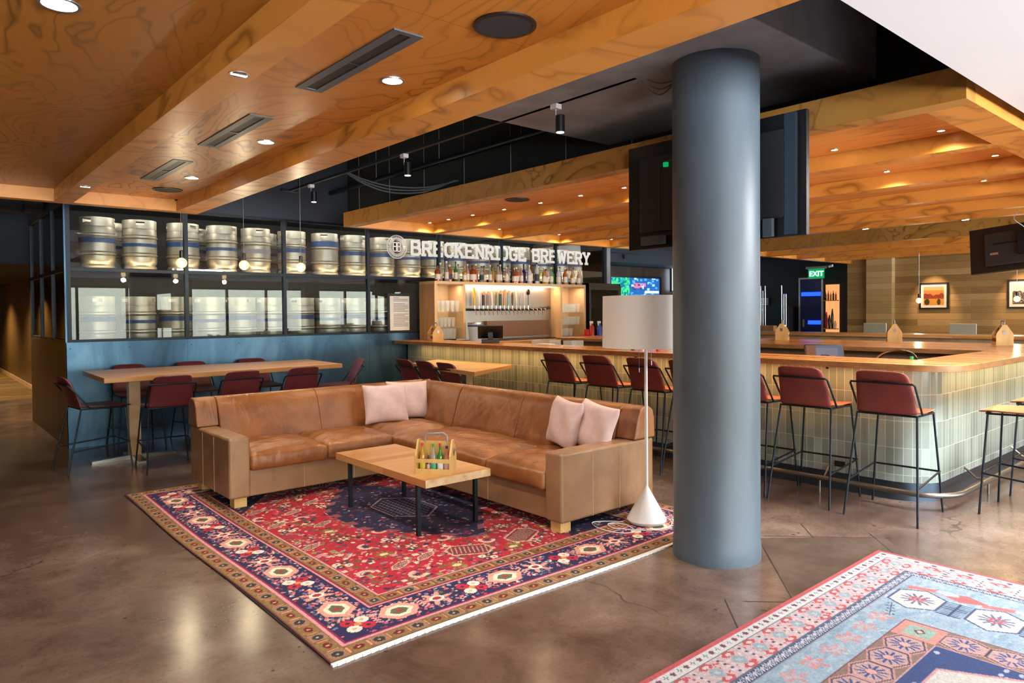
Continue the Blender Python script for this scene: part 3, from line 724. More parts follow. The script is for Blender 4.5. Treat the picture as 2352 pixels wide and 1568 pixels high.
MH = lambda a, b: (lambda u, v: (abs(u) < a) & (abs(v) < b) & (abs(u)/a+abs(v)/b < 1.72))
P.put(mx, my, 2.0, MH(.80, 1.44), 'd4989a'); P.put(mx, my, 2.0, MH(.785, 1.425), 'd8cfc4')
for j in range(-5, 6):
    for q in (-.45, 0, .45): P.flower(mx+q, my+j*.24, .06, '7e8a78', 'd8c0b0', 9); P.dia(mx+q+.15*(-1)**j, my+j*.24+.1, .05, .03, 'd27a72')
for j in range(16):
    x = w_-.98-j*.17; y = h_-.40
    if x < .45: break
    P.flower(x, y, .060, 'cf9a9a' if j % 2 else 'd88e88', 'c0b4b8', 5, j*.9); P.flower(x-.03, y+.015, .04, 'd09c98', 'b8b8c0', 4, j)
for q in range(-4, 5): P.ell(w_-.86+q*.018, h_-.40+.014*(-1)**q+.006*q, .010, .004, '3a5060', q)
P.rect(w_-.86, h_-.40, .09, .003, '3a5060', .3)
P.im *= np.array([.80, .82, .84]); P.fuzz(.07)
rb = thing('faded_rug', 'faded light blue and coral rug on the floor in the lower right corner', 'rug', (BX, BY, 0))
Rm_ = lambda X, Y, Z: (BX+(X)*1.0+(Y)*(-.012), BY+(Y)+(X)*.01, Z)
build(MB().box(BX-3.39, BX-.004, BY-4.39, BY-.035, .0, .006), 'rug_backing', 'bulkhead_paint', rb)
paintgrid('woven_pile', 'rug_wool', P.im, -3.4, -4.4, 0, 0, .009, rb, warp=Rm_)

# ---------------------------------------------------------------- leather corner sofa
S = thing('corner_sofa', 'tan leather L-shaped corner sofa standing on the red rug', 'sofa', (1.84, 3.33, 0))
X0, X1, Y0, Y1 = 1.84, 4.25, 3.33, 6.42
YF, XF = 5.47, 3.29    # front planes of the two runs
fr = MB().box(X0+.15, X1-.02, YF+.01, Y1-.02, .085, .30).box(XF+.01, X1-.02, Y0+.16, YF+.02, .085, .30)
build(fr, 'base_frame', 'tan_leather_pale', S, bevel=.012, seg=2)
def arm(mb, name):
    return build(mb, name, 'tan_leather_pale', S, bevel=.022, seg=4)
a1 = arm(MB().box(X0, X0+.165, YF-.012, Y1-.0, .085, .555), 'armrest')
a2 = arm(MB().box(XF-.012, X1, Y0, Y0+.165, .085, .555), 'armrest')
def pad_top(x0, x1, y0, y1, z0, z1, n=18, puff=.034):
    """upholstered slab: rounded, slightly crowned"""
    mb = MB(); g = {}
    for j in range(n+1):
        for i in range(n+1):
            u = -1+2*i/n; v = -1+2*j/n
            r = 1-max(abs(u)**12, abs(v)**12)*.10
            z = z1+puff*(1-u**4)*(1-v**4)-.018*max(abs(u), abs(v))**16
            g[i, j] = (x0+(x1-x0)*(u*.5+.5), y0+(y1-y0)*(v*.5+.5), z+.004*math.sin(9*u+3*v)+.003*math.sin(14*v-4*u))
    idx = {}
    for k, p in g.items(): idx[k] = len(mb.v); mb.v.append(p)
    for j in range(n):
        for i in range(n): mb.f.append((idx[i, j], idx[i+1, j], idx[i+1, j+1], idx[i, j+1]))
    ring = [(i, 0) for i in range(n)]+[(n, j) for j in range(n)]+[(n-i, n) for i in range(n)]+[(0, n-j) for j in range(n)]
    cx, cy = (x0+x1)/2, (y0+y1)/2; prev = [idx[k] for k in ring]
    for dz, ex in ((-.018, .008), (-.5, .012), (-.92, .006), (-1.0, -.012)):
        cur = []
        for k in ring:
            x, y, z = g[k]; zz = z+dz*(z1-z0) if dz < -.1 else z+dz
            sx = (x-cx)/abs(x1-x0)*2; sy = (y-cy)/abs(y1-y0)*2
            cur.append(len(mb.v)); mb.v.append((x+ex*np.sign(sx)*(abs(sx) > .97), y+ex*np.sign(sy)*(abs(sy) > .97), max(zz, z0)))
        m = len(ring)
        for q in range(m): mb.f.append((prev[q], cur[q], cur[(q+1) % m], prev[(q+1) % m]))
        prev = cur
    mb.f.append(tuple(reversed(prev))); return mb
cus = [(X0+.17, 2.640, YF-.022, 6.12), (2.660, XF-.005, YF-.012, 6.12), (XF+.0, 3.96, YF+.0, 6.12), (XF-.022, 3.96, 4.145, YF-.008), (XF-.022, 3.96, Y0+.17, 4.122)]
for q in cus: build(pad_top(*q, .285, .425), 'seat_cushion', 'tan_leather', S, sub=1)
prof = [(0, .09), (-.005, .40), (.0, .70), (.018, .765), (.06, .795), (.12, .795), (.165, .775), (.20, .72), (.228, .64), (.258, .54), (.282, .47), (.30, .42), (.30, .30), (.28, .09)]
def back_run(pts, name, zmin=None):
    """pts: list of (origin(x,y), inward dir) stations; profile swept through them"""
    mb = MB(); n = len(prof)
    for (ox, oy), (dx, dy) in pts:
        for d, z in prof:
            zz = z if zmin is None else max(z, zmin)
            mb.v.append((ox+dx*d, oy+dy*d, zz))
    for k in range(len(pts)-1):
        for i in range(n):
            j = (i+1) % n; mb.f.append((k*n+i, k*n+j, (k+1)*n+j, (k+1)*n+i))
    mb.f.append(tuple(range(n))); mb.f.append(tuple((len(pts)-1)*n+i for i in reversed(range(n)))); return mb
prof_full = list(prof)
prof_end = [(-.004, .557), (.0, .70), (.018, .765), (.06, .795), (.12, .795), (.165, .775), (.195, .72), (.215, .64), (.236, .557)]
def run(a, b, d, m, wob=.004, zmin=None):
    out = []
    for i in range(m+1):
        t = i/m; out.append(((a[0]+(b[0]-a[0])*t, a[1]+(b[1]-a[1])*t), (d[0]*(1+wob*8*math.sin(7*t)), d[1]*(1+wob*8*math.sin(7*t)))))
    return out
def sweep(pts, name, zmin=None):
    global prof
    prof = prof_end if zmin else prof_full
    o = build(back_run(pts, name), name, 'tan_leather', S, weld=True, smooth=True, bevel=.012, seg=2); return o
# left run back split by the two cushions widths, corner piece and right run
sweep(run((X0-.012, Y1), (X0+.17, Y1), (0, -1), 3, .0), 'backrest', .558)
sweep(run((X0+.17, Y1), (2.92, Y1), (0, -1), 12), 'backrest')
sweep([((2.92, Y1), (0, -1)), ((3.5, Y1), (0, -1)), ((X1-.012, Y1), (-.0, -1)), ((X1-.01, Y1-.01), (-1, -1))], 'backrest')
sweep([((X1, Y1), (-1, -1)), ((X1, 6.0), (-1, 0)), ((X1, 5.52), (-1, 0))], 'backrest')
sweep(run((X1, 5.51), (X1, 4.6), (-1, 0), 8), 'backrest')
sweep(run((X1, 4.6), (X1, Y0+.17), (-1, 0), 12), 'backrest')
sweep(run((X1, Y0+.17), (X1, Y0-.012), (-1, 0), 3, .0), 'backrest', .558)
for x, y in ((X0+.045, YF+.02), (X0+.045, Y1-.14), (XF+.02, Y0+.045), (X1-.14, Y0+.045), (X1-.14, Y1-.14)):
    build(MB().box(x, x+.10, y, y+.10, .009, .088), 'foot', 'caddy_wood', S, bevel=.004, seg=1)
SEAM = lambda p, r: build(MB().tube(p, r, 6), 'seam', 'stitch_thread', S, label='pale stitched seam')
for y in (5.80, 6.08): SEAM([(X0-.001, y, .09), (X0-.0015, y, .53)], .0022)
for x in (3.58, 3.86): SEAM([(x, Y0-.001, .09), (x, Y0-.0015, .53)], .0022)
for x in (2.45, 2.9): SEAM([(x, YF+.009, .09), (x, YF+.009, .28)], .0015)
for y in (4.14, 4.9): SEAM([(XF+.009, y, .09), (XF+.009, y, .28)], .0015)


# cushions
def pillow(w=.46, h=.42, t=.075, n=16):
    mb = MB()
    for s in (1, -1):
        b = len(mb.v)
        for j in range(n+1):
            for i in range(n+1):
                u = -1+2*i/n; v = -1+2*j/n
                pin = 1-.10*(1-u*u)*(v**4)-0*u; pin2 = 1-.10*(1-v*v)*(u**4)
                th = t*((1-abs(u)**3.0)*(1-abs(v)**3.0))**.5
                mb.v.append((u*w/2*pin2, s*th+.006*math.sin(5*u+4*v), h/2+v*h/2*pin))
        for j in range(n):
            for i in range(n):
                a = b+j*(n+1)+i; q = (a, a+1, a+n+2, a+n+1); mb.f.append(q if s < 0 else tuple(reversed(q)))
    return mb
p0 = single(pillow(.47, .40), 'throw_pillow', 'pink_linen', 'pale pink square pillow in front, overlapping another at the sofa corner', 'pillow', (0, 0, 0), 'pale pink pillows on the sofa', sub=1)
def tilt(o, loc, rz, lean, roll=0):
    o.location = loc; o.rotation_euler = (lean, roll, rz)
tilt(p0, (3.50, 5.93, .435), -.20, -.24)
for loc, rz, lean, rl, lb in (((3.80, 6.03, .435), -.18, -.20, .03, 'pale pink square pillow tucked behind another in the sofa corner'),
        ((3.84, 3.93, .44), -1.92, -.24, .03, 'pale pink pillow leaning left of its pair near the right armrest'),
        ((3.86, 3.66, .44), -1.80, -.34, .08, 'pale pink pillow leaning right of its pair against the right armrest')):
    tilt(dup(p0, (0, 0, 0), 0, lb), loc, rz, lean, rl)

# ---------------------------------------------------------------- coffee table
T = thing('coffee_table', 'low coffee table with thick butcher block top and black metal legs', 'table', (2.82, 4.48, 0))
build(MB().box(2.555, 3.10, 3.86, 5.13, .352, .405), 'tabletop', 'table_top_wood', T, bevel=.003, seg=2)
build(MB().box(2.556, 3.099, 3.8585, 3.862, .353, .404), 'end_grain', 'endgrain', T, label='paler end grain edge')
for x in (2.575, 3.055):
    for y in (3.98, 4.93): build(MB().box(x-.014, x+.014, y-.014, y+.014, .011, .352), 'leg', 'black_steel', T, bevel=.002, seg=1)
for y in (3.966, 4.916): build(MB().box(2.56, 3.08, y, y+.028, .342, .352), 'cross_bar', 'black_steel', T)

# ---------------------------------------------------------------- bottle caddy prototype (local: long axis x, origin base centre)
def bottle_mb(r, h, neck=.36, nr=.34, c=(0, 0, 0), n=14, shoulder=.14):
    hn = h*(1-neck); return MB().lathe([(r*.9, 0), (r, .004), (r, hn-h*shoulder*.5), (r*nr*1.3, hn+h*shoulder*.5), (r*nr, hn+h*shoulder), (r*nr, h*.93)], c, n)
def cap_mb(r, h, nr=.34, c=(0, 0, 0), n=12): return MB().lathe([(r*nr*1.25, h*.90), (r*nr*1.25, h)], c, n)
def make_caddy(label, group, parts=True):
    T = thing('condiment_caddy', label, 'caddy', (0, 0, 0), group)
    L, W = .120, .080
    for s in (-1, 1):
        build(MB().prism([(-W, 0), (W, 0), (W, .125), (.018, .225), (-.018, .225), (-W, .125)], s*L-.006, s*L+.006, 'x'), 'side_panel', 'caddy_wood', T)
    build(MB().box(-L, L, -W, W, .0, .008), 'bottom_panel', 'caddy_wood', T)
    for s in (-1, 1):
        build(MB().box(-L, L, s*W-.004, s*W+.004, .0, .036), 'slat', 'caddy_wood', T)
        build(MB().box(-L, L, s*W-.004, s*W+.004, .078, .104), 'slat', 'caddy_wood', T)
    build(MB().box(-L, L, -.003, .003, .008, .215), 'divider', 'caddy_wood', T)
    build(MB().tube([(-.075, 0, .21), (-.075, 0, .235), (-.062, 0, .262), (.055, 0, .268), (.078, 0, .252), (.082, 0, .21)], .0075, 8), 'handle', 'grey_plastic', T, smooth=True)
    build(MB().prism([(-.018, .13), (0, .115), (.018, .13), (.018, .165), (-.018, .165)], L+.006, L+.010, 'x').box(L+.008, L+.022, -.006, .006, .15, .162), 'bottle_opener', 'brushed_steel', T)
    return T
def opener_logo(): pass
cad = make_caddy('wooden bottle caddy of hot sauces standing on the coffee table', None)
cad.location = (2.755, 4.03, .405)
cad.rotation_euler = (0, 0, math.radians(-50))
def sauce(root_loc, rz, lx, ly, r, h, body, cap, lab, label, group='sauce bottles in the coffee table caddy', lz=.0085):
    c, s = math.cos(rz), math.sin(rz); loc = (root_loc[0]+c*lx-s*ly, root_loc[1]+s*lx+c*ly, root_loc[2]+lz)
    T = thing('sauce_bottle', label, 'bottle', loc, group); B = Vector(loc)
    build(bottle_mb(r, h, c=B), 'bottle_body', body, T, smooth=True)
    build(cap_mb(r, h, c=B), 'cap', cap, T, smooth=True)
    if lab: build(MB().lathe([(r*1.02, h*.10), (r*1.02, h*.42)], B, 14, caps=False), 'paper_label', lab, T, smooth=True)
    return T
rz = math.radians(-50); L0 = cad.location
plain('label_white', 'f0efec', .6); plain('label_green', '58b08a', .6); plain('label_yellow', 'd9c040', .6); plain('label_pink', 'e6b8b8', .6); plain('cap_navy', '20265c', .35)
sauce(L0, rz, -.085, -.032, .020, .195, 'golden_bottle', 'cap_red', 'label_yellow', 'yellow sauce bottle with red cap, leftmost in the coffee table caddy')
sauce(L0, rz, -.044, -.030, .014, .125, 'dark_bottle', 'chrome', 'label_pink', 'short dark shaker with silver cap in the coffee table caddy')
sauce(L0, rz, -.008, -.032, .020, .190, 'clear_bottle', 'cap_green', 'label_green', 'sauce bottle with bright green cap in the middle of the coffee table caddy')
sauce(L0, rz, .040, -.032, .022, .195, 'green_bottle', 'cap_red', 'label_white', 'dark green sauce bottle with red cap in the coffee table caddy')
sauce(L0, rz, .087, -.030, .021, .178, 'rose_bottle', 'cap_navy', 'label_pink', 'red pepper bottle with navy cap, rightmost in the coffee table caddy')

# ---------------------------------------------------------------- stools
def make_stool(name, label, group, H, leather_a, leather_s):
    """bar stool facing +x, origin on the floor under the seat centre"""
    T = thing(name, label, 'stool', (0, 0, 0), group); zs = H
    # seat pad
    mb = MB(); n = 10; m = 8
    for s in (0, 1):
        for i in range(n+1):
            t = i/n; x = -.17+.485*t; hw = .205+.012*math.sin(PI*t)-.02*t**6; z = zs+.020*(1-t)**6+(-.012*max(0, t-.85)/.15)+.0
            for j in range(m+1):
                v = -1+2*j/m; mb.v.append((x, v*hw, z-.008*(1-v*v)-s*.020*(1-.5*abs(v)**6)))
    q = lambda s, i, j: s*(n+1)*(m+1)+i*(m+1)+j
    for i in range(n):
        for j in range(m):
            mb.f.append((q(0, i, j), q(0, i+1, j), q(0, i+1, j+1), q(0, i, j+1))); mb.f.append((q(1, i, j), q(1, i, j+1), q(1, i+1, j+1), q(1, i+1, j)))
    for i in range(n): mb.f.append((q(0, i, 0), q(1, i, 0), q(1, i+1, 0), q(0, i+1, 0))); mb.f.append((q(0, i, m), q(0, i+1, m), q(1, i+1, m), q(1, i, m)))
    for j in range(m): mb.f.append((q(0, 0, j), q(0, 0, j+1), q(1, 0, j+1), q(1, 0, j))); mb.f.append((q(0, n, j), q(1, n, j), q(1, n, j+1), q(0, n, j+1)))
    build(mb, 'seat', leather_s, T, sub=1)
    # wrapped back
    mb = MB(); n = 12
    for s in (0, 1):
        for i in range(n+1):
            t = i/n; z = zs-.012+.315*t; x = -.158-.05*t-.085*t*t+.012*s+.018*s*(t > .62)*math.sin(PI*(t-.62)/.38); hw = .208-.030*t-.012*t**8
            for j in range(m+1):
                v = -1+2*j/m; hwv = hw*(1-.06*(t**14)*1)
                mb.v.append((x+.020*(1-v*v)*(-1)+(.0 if s == 0 else 0)+s*.012, v*hwv, z-.012*(abs(v)**6)*(t > .95)))
    for i in range(n):
        for j in range(m):
            mb.f.append((i*(m+1)+j, i*(m+1)+j+1, (i+1)*(m+1)+j+1, (i+1)*(m+1)+j))
            o_ = (n+1)*(m+1); mb.f.append((o_+i*(m+1)+j, o_+(i+1)*(m+1)+j, o_+(i+1)*(m+1)+j+1, o_+i*(m+1)+j+1))
    o_ = (n+1)*(m+1)
    for i in range(n):
        for j in (0, m):
            a, b = i*(m+1)+j, (i+1)*(m+1)+j; mb.f.append((a, b, o_+b, o_+a))
    for i in (0, n):
        for j in range(m):
            a, b = i*(m+1)+j, i*(m+1)+j+1; mb.f.append((a, b, o_+b, o_+a))
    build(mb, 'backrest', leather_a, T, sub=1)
    r = .0080
    # back rail with sloping side rods
    zr = zs+.215
    build(MB().tube([(-.075, -.212, zs-.015), (-.245, -.214, zr-.012), (-.262, -.204, zr), (-.272, -.12, zr+.002), (-.272, .12, zr+.002), (-.262, .204, zr), (-.245, .214, zr-.012), (-.075, .212, zs-.015)], r*.95, 8), 'back_rail', 'black_steel', T, smooth=True)
    build(MB().tube([(-.15, -.20, zs-.02), (.235, -.195, zs-.03), (.255, -.18, zs-.03), (.255, .18, zs-.03), (.235, .195, zs-.03), (-.15, .20, zs-.02)], r, 8, closed=True), 'seat_frame', 'black_steel', T, smooth=True)
    for sx, sy in ((-1, -1), (-1, 1), (1, -1), (1, 1)):
        top = (-.15, sy*.20, zs-.02) if sx < 0 else (.245, sy*.19, zs-.03)
        build(MB().tube([top, (sx*.282, sy*.245, .0)], r, 8), 'leg', 'black_steel', T, smooth=True)
    zf = .29*H/.76+.01; zb = .245*H/.76+.01; at = lambda tx, ty, z: (tx+(1 if tx > 0 else -1)*(.282-abs(tx))*(1-z/(zs-.03)), ty+(1 if ty > 0 else -1)*.05*(1-z/zs), z)
    f1 = at(.245, .195, zf); b1 = (-.15-.132*(1-zb/(zs-.02)), .20+.045*(1-zb/zs), zb)
    build(MB().tube([(b1[0], -b1[1], zb), (f1[0]+.004, -f1[1]-.002, zf), (f1[0]+.004, f1[1]+.002, zf), (b1[0], b1[1], zb)], r*.95, 8), 'footrest', 'black_steel', T, smooth=True)
    return T
LB = 'oxblood leather bar stool '
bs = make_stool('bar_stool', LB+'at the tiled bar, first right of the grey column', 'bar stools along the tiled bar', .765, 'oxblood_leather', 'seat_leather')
bs.location = (5.48, 2.70, 0); bs.rotation_euler = (0, 0, .03)
for y, rzz, lb in ((2.10, .05, 'at the tiled bar, nearest the rounded bar corner'), (3.22, .02, 'at the bar, peeking out right of the grey column'),
        (3.745, -.03, 'at the bar, just peeking out left of the grey column'), (4.24, .0, 'directly behind the floor lamp pole'),
        (4.82, .03, 'at the bar, second left of the floor lamp'), (5.40, .02, 'at the bar, farthest left in the bar row')):
    dup(bs, (5.48, y, 0), rzz, LB+lb)
for x, lb in ((6.16, 'at the bar end, nearest at the right edge of the photo'), (6.92, 'at the bar end, second from the rounded corner'), (7.66, 'at the bar end, farthest from the rounded corner')):
    dup(bs, (x, 1.40, 0), PI/2+.02, LB+lb, 'bar stools at the end of the bar')
CBL = 'oxblood leather counter stool '
cs = make_stool('counter_stool', CBL+'at the left head of the long table', 'counter stools around the long table', .625, 'oxblood_leather_b', 'oxblood_leather_b')
cs.location = (1.38, 8.02, 0); cs.rotation_euler = (0, 0, .12)
for loc, rzz, lb in (((1.95, 7.52, 0), PI/2-.05, 'with its back to the sofa, first beside the table pedestal'),
        ((2.62, 7.56, 0), PI/2, 'with its back to the sofa, middle of the near row'),
        ((3.28, 7.58, 0), PI/2+.04, 'with its back to the sofa, right in the near row'),
        ((4.12, 8.15, 0), PI-.25, 'at the right head of the long table'),
        ((1.98, 8.95, 0), -PI/2, 'on the wall side of the long table, behind the pedestal'),
        ((2.68, 8.95, 0), -PI/2+.05, 'on the wall side of the long table, in the middle'),
        ((3.42, 8.95, 0), -PI/2, 'on the wall side of the long table, at its right')):
    dup(cs, loc, rzz, CBL+lb)
for y, lb in ((7.62, 'left of three at the small table by the bar'), (7.17, 'middle of three at the small table by the bar'), (6.72, 'right of three at the small table by the bar')):
    dup(cs, (5.0, y, 0), -.02, CBL+lb, 'counter stools at the small table')
# ---------------------------------------------------------------- tables
T = thing('communal_table', 'long wooden counter height table against the blued steel wall', 'table', (2.75, 8.25, 0))
tt = MB().prism([(1.43, 7.68), (3.98, 7.78), (4.04, 8.88), (1.46, 8.92)], .85, .90)
build(tt, 'tabletop', 'table_top_wood', T, bevel=.004, seg=2)
for x in (1.80, 3.6):
    p_ = build(MB().box(x-.055, x+.055, 8.16, 8.26, .03, .85), 'pedestal', 'pale_wood', T, bevel=.003, seg=1)
    b = MB()
    for a in (0, PI/2, PI, 3*PI/2):
        M_ = Matrix.Translation((x, 8.21, 0)) @ Matrix.Rotation(a+.0, 4, 'Z'); k = len(b.v); b.prism([(.0, .0), (.40 if a % PI == 0 else .34, 0), (.40 if a % PI == 0 else .34, .022), (.0, .05)], -.04, .04, 'y'); b.xf(M_, k)
    build(b, 'base', 'brushed_steel', T)
T = thing('small_table', 'small light wooden table standing against the tiled bar front', 'table', (5.45, 6.9, 0))
build(MB().prism([(4.63, 6.02), (5.62, 6.56), (5.53, 8.05), (4.90, 7.72)], .815, .86), 'tabletop', 'table_top_wood', T, bevel=.003, seg=2)
build(MB().box(5.25, 5.35, 7.0, 7.1, .02, .815), 'pedestal', 'pale_wood', T); build(MB().box(5.0, 5.6, 7.01, 7.09, 0, .03).box(5.26, 5.34, 6.75, 7.35, 0, .03), 'base', 'black_steel', T)
# ---------------------------------------------------------------- floor lamp
LX, LY = 3.945, 3.155
T = thing('floor_lamp', 'white floor lamp with cone base and drum shade beside the column', 'lamp', (LX, LY, 0))
build(MB().lathe([(.118, .0095), (.128, .016), (.138, .032), (.139, .036), (.014, .262), (.012, .27)], (LX, LY, 0), 48), 'base', 'white_enamel', T, smooth=True)
build(MB().lathe([(.0115, .26), (.0115, 1.40)], (LX, LY, 0), 16), 'pole', 'white_enamel', T, smooth=True)
build(MB().lathe([(.302, 1.247), (.298, 1.607)], (LX, LY, 0), 64, caps=False), 'lamp_shade', 'shade_fabric', T, smooth=True, solid=.003)
sp = MB()
for k in range(3): a = 2*PI*k/3; sp.tube([(LX, LY, 1.40), (LX+.299*math.cos(a), LY+.299*math.sin(a), 1.40)], .003, 6)
build(sp, 'shade_spider', 'white_enamel', T)
build(MB().sphere((LX+.0, LY, 1.45), .032), 'bulb', 'white_enamel', T, smooth=True)
for dx, dy, zl in ((-.035, .032, 1.10), (.028, -.026, 1.15)):
    build(MB().tube([(LX+dx, LY+dy, 1.38), (LX+dx, LY+dy, zl)], .0015, 6).cyl((LX+dx, LY+dy, zl-.03), .004, .03, 8), 'pull_chain', 'silver_trim', T)
cp = []
def spl(pts, k=10):
    P_ = [Vector(p) for p in pts]; out = []
    for i in range(len(P_)-1):
        a, b, c, d = P_[max(i-1, 0)], P_[i], P_[i+1], P_[min(i+2, len(P_)-1)]
        for j in range(k):
            t = j/k; out.append(.5*((2*b)+(c-a)*t+(2*a-5*b+4*c-d)*t*t+(3*b-a-3*c+d)*t**3))
    return out+[P_[-1]]
z = .0135
cord = [(4.62, 4.0, .34), (4.60, 3.96, .20), (4.45, 3.66, z), (4.30, 3.40, z), (4.16, 3.20, z), (4.09, 3.06, z), (3.98, 2.98, z), (3.86, 2.99, z), (3.78, 3.04, z), (3.72, 3.12, z), (3.66, 3.22, z), (3.70, 3.30, z), (3.76, 3.28, z), (3.77, 3.18, z+.004), (3.70, 3.06, z+.004), (3.62, 3.10, z), (3.58, 3.22, z), (3.60, 3.34, z), (3.66, 3.40, z), (3.76, 3.34, z), (3.82, 3.26, z)]
build(MB().tube(spl(cord), .0033, 6), 'cord', 'white_enamel', T, smooth=True)
build(MB().box(4.46, 4.462, 3.60, 3.655, .10, .165), 'cord_tag', 'white_paper', T)
# ---------------------------------------------------------------- the island bar
CT, CB_ = 1.09, 1.04
def arc(cx, cy, r, a0, a1, n=10): return [(cx+r*math.cos(a0+(a1-a0)*i/n), cy+r*math.sin(a0+(a1-a0)*i/n)) for i in range(n+1)]
T = thing('bar_counter', 'long wooden bar counter with sage tiled front and rounded corner', 'bar', (7.5, 5.5, 0))
YB = GY-.03
outer = [(5.60, YB)]+arc(5.60+.32, 1.73+.32, .32, PI, 1.5*PI)+arc(9.62-.32, 1.73+.32, .32, 1.5*PI, 2*PI)+[(9.62, 8.2)]
# counter slab as strips so that the well stays open
def slab(mb, polys, z0, z1):
    for p in polys: mb.prism(p, z0, z1)
cs_ = MB()
slab(cs_, [[(5.60, 2.20), (6.20, 2.20), (6.20, 8.80), (6.05, 8.84), (6.05, YB), (5.60, YB)],
           [(5.60, 2.2)]+arc(5.92, 2.05, .32, PI, 1.5*PI)+arc(9.30, 2.05, .32, 1.5*PI, 2*PI)+[(9.62, 2.2)],
           [(7.97, 2.2), (9.62, 2.2), (9.62, 8.2), (7.97, 8.2)]], CB_, CT)
build(cs_, 'countertop', 'butcher_block', T, bevel=.004, seg=2)
oy = lambda d: [(5.60+d, YB)]+arc(5.60+d+.30, 1.73+d+.30, .30, PI, 1.5*PI, 12)+arc(9.62-d-.30, 1.73+d+.30, .30, 1.5*PI, 2*PI, 12)+[(9.62-d, 8.2)]
def ribbon(path, z0, z1, th, name, mat, parent, uvm=True):
    """vertical band following a path, uv in metres along the path"""
    n = len(path); mb = MB(); s = [0.0]
    for a, b in zip(path, path[1:]): s.append(s[-1]+math.dist(a, b))
    for (x, y) in path: mb.v += [(x, y, z0), (x, y, z1)]
    for i in range(n-1): mb.f.append((2*i, 2*i+1, 2*i+3, 2*i+2))
    o = build(mb, name, mat, parent, smooth=True)
    me = o.data; uvl = me.uv_layers['UVMap']
    for lp in me.loops:
        v = lp.vertex_index; uvl.data[lp.index].uv = (s[v//2], z1-(z1 if v % 2 else z0)+.006)
    for m_ in list(o.modifiers): o.modifiers.remove(m_)
    return o
tile_path = oy(.25)
def resamp(path, maxd=.5):
    out = [path[0]]
    for a, b in zip(path, path[1:]):
        k = max(1, int(math.dist(a, b)/maxd))
        out += [(a[0]+(b[0]-a[0])*j/k, a[1]+(b[1]-a[1])*j/k) for j in range(1, k+1)]
    return out
ribbon(resamp(oy(-.0015)), CB_+.003, CT-.003, 0, 'counter_edge', 'counter_edge', T)
for pth in ([(6.201, 8.8), (6.201, 2.199), (7.969, 2.199), (7.969, 8.2)],): ribbon(resamp(pth), CB_+.003, CT-.003, 0, 'counter_edge', 'counter_edge', T)
ribbon(resamp(tile_path), .15, CB_, 0, 'tiled_front', 'sage_tile', T)
ribbon(resamp(oy(.275)), 0.0, .15, 0, 'toe_kick', 'toe_kick_metal', T)
core = MB(); slab(core, [[(5.90, 2.3), (6.14, 2.3), (6.14, YB), (5.90, YB)], [(6.1, 2.02), (9.2, 2.02), (9.2, 2.18), (6.1, 2.18)], [(8.04, 2.3), (9.30, 2.3), (9.30, 8.2), (8.04, 8.2)]], .02, CB_)
build(core, 'inner_carcass', 'brown_pillar', T)
build(MB().tube([(x, y, .125) for x, y in oy(.06)][:-1], .021, 12), 'foot_rail', 'rail_steel', T, smooth=True)
for x, y, dx, dy in [(5.66, yy, 1, 0) for yy in (2.75, 4.2, 5.65, 7.1, 8.5)]+[(xx, 1.79, 0, 1) for xx in (6.6, 7.9)]:
    build(MB().tube([(x, y, .125), (x+dx*.10, y+dy*.10, .115), (x+dx*.20, y+dy*.20, .20)], .008, 6).tube([(x+dx*.02, y+dy*.02, .12), (x+dx*.02, y+dy*.02, .0)], .008, 6), 'rail_bracket', 'rail_steel', T, smooth=True)
build(MB().box(5.838, 5.850, 2.62, 2.70, .20, .245), 'power_outlet', 'black_plastic', T)
build(MB().box(5.640, 5.652, 4.63, 4.66, 1.02, 1.042).box(5.640, 5.652, 2.66, 2.68, 1.022, 1.04), 'counter_hook', 'black_steel', T)
# well equipment inside the island
T = thing('underbar_sink', 'dark steel underbar unit inside the bar island', 'bar equipment', (7.3, 4, 0))
build(MB().box(6.22, 6.75, 2.3, 8.2, .05, .80).box(7.5, 7.93, 2.3, 8.0, .05, .86), 'cabinet', 'black_steel', T)
build(MB().box(6.22, 6.78, 2.3, 8.2, .80, .83).box(7.48, 7.94, 2.3, 8.0, .86, .89), 'worktop', 'brushed_steel', T)
build(MB().tube(spl([(7.35, 2.55, .86), (7.2, 2.6, 1.08), (7.0, 2.75, 1.09), (6.9, 2.85, .98)]), .012, 8), 'faucet', 'chrome', T, smooth=True)
rk = MB()
for k in range(9): rk.box(6.55, 6.75, 2.58+k*.05, 2.60+k*.05, .86, 1.04)
build(rk.box(6.52, 6.77, 2.55, 3.03, .83, .86), 'napkin_rack', 'pale_wood', T)
# point of sale terminals
def pos(label, loc, rz, screen):
    T = thing('sales_terminal', label, 'terminal', loc); L = Vector(loc); Rz = Matrix.Translation(L) @ Matrix.Rotation(rz, 4, 'Z')
    build(MB().box(-.12, .12, -.10, .10, 0, .05).box(-.035, .035, -.03, .06, .05, .15).xf(Rz), 'stand', 'black_plastic', T, bevel=.004)
    Tl = Rz @ Matrix.Translation((0, -.02, .15)) @ Matrix.Rotation(math.radians(-52), 4, 'X')
    sp_ = build(MB().box(-.17, .17, -.11, .11, -.012, .012).xf(Tl), 'screen_housing', 'black_plastic', T, bevel=.004)
    im = np.ones((24, 36, 3))*C('8a8fa8'); im[4:20, 5:31] = C('a8a0b0'); im[:, 26:] = C('b07a5a'); im[16:, :20] = C('6c7088')
    g = paintgrid('display', screen, im, -.155, -.095, .155, .095, .0135, sp_)
    for v in g.data.vertices: v.co = (Tl @ (Vector(v.co)+L))-L
    return T
pos('black touchscreen till in the bar well behind the column right side', (6.50, 3.10, .93), 2.15, 'screen_dim')
build(MB().box(6.40, 6.60, 3.0, 3.2, .83, .93), 'riser', 'black_plastic', bpy.data.objects['sales_terminal'])
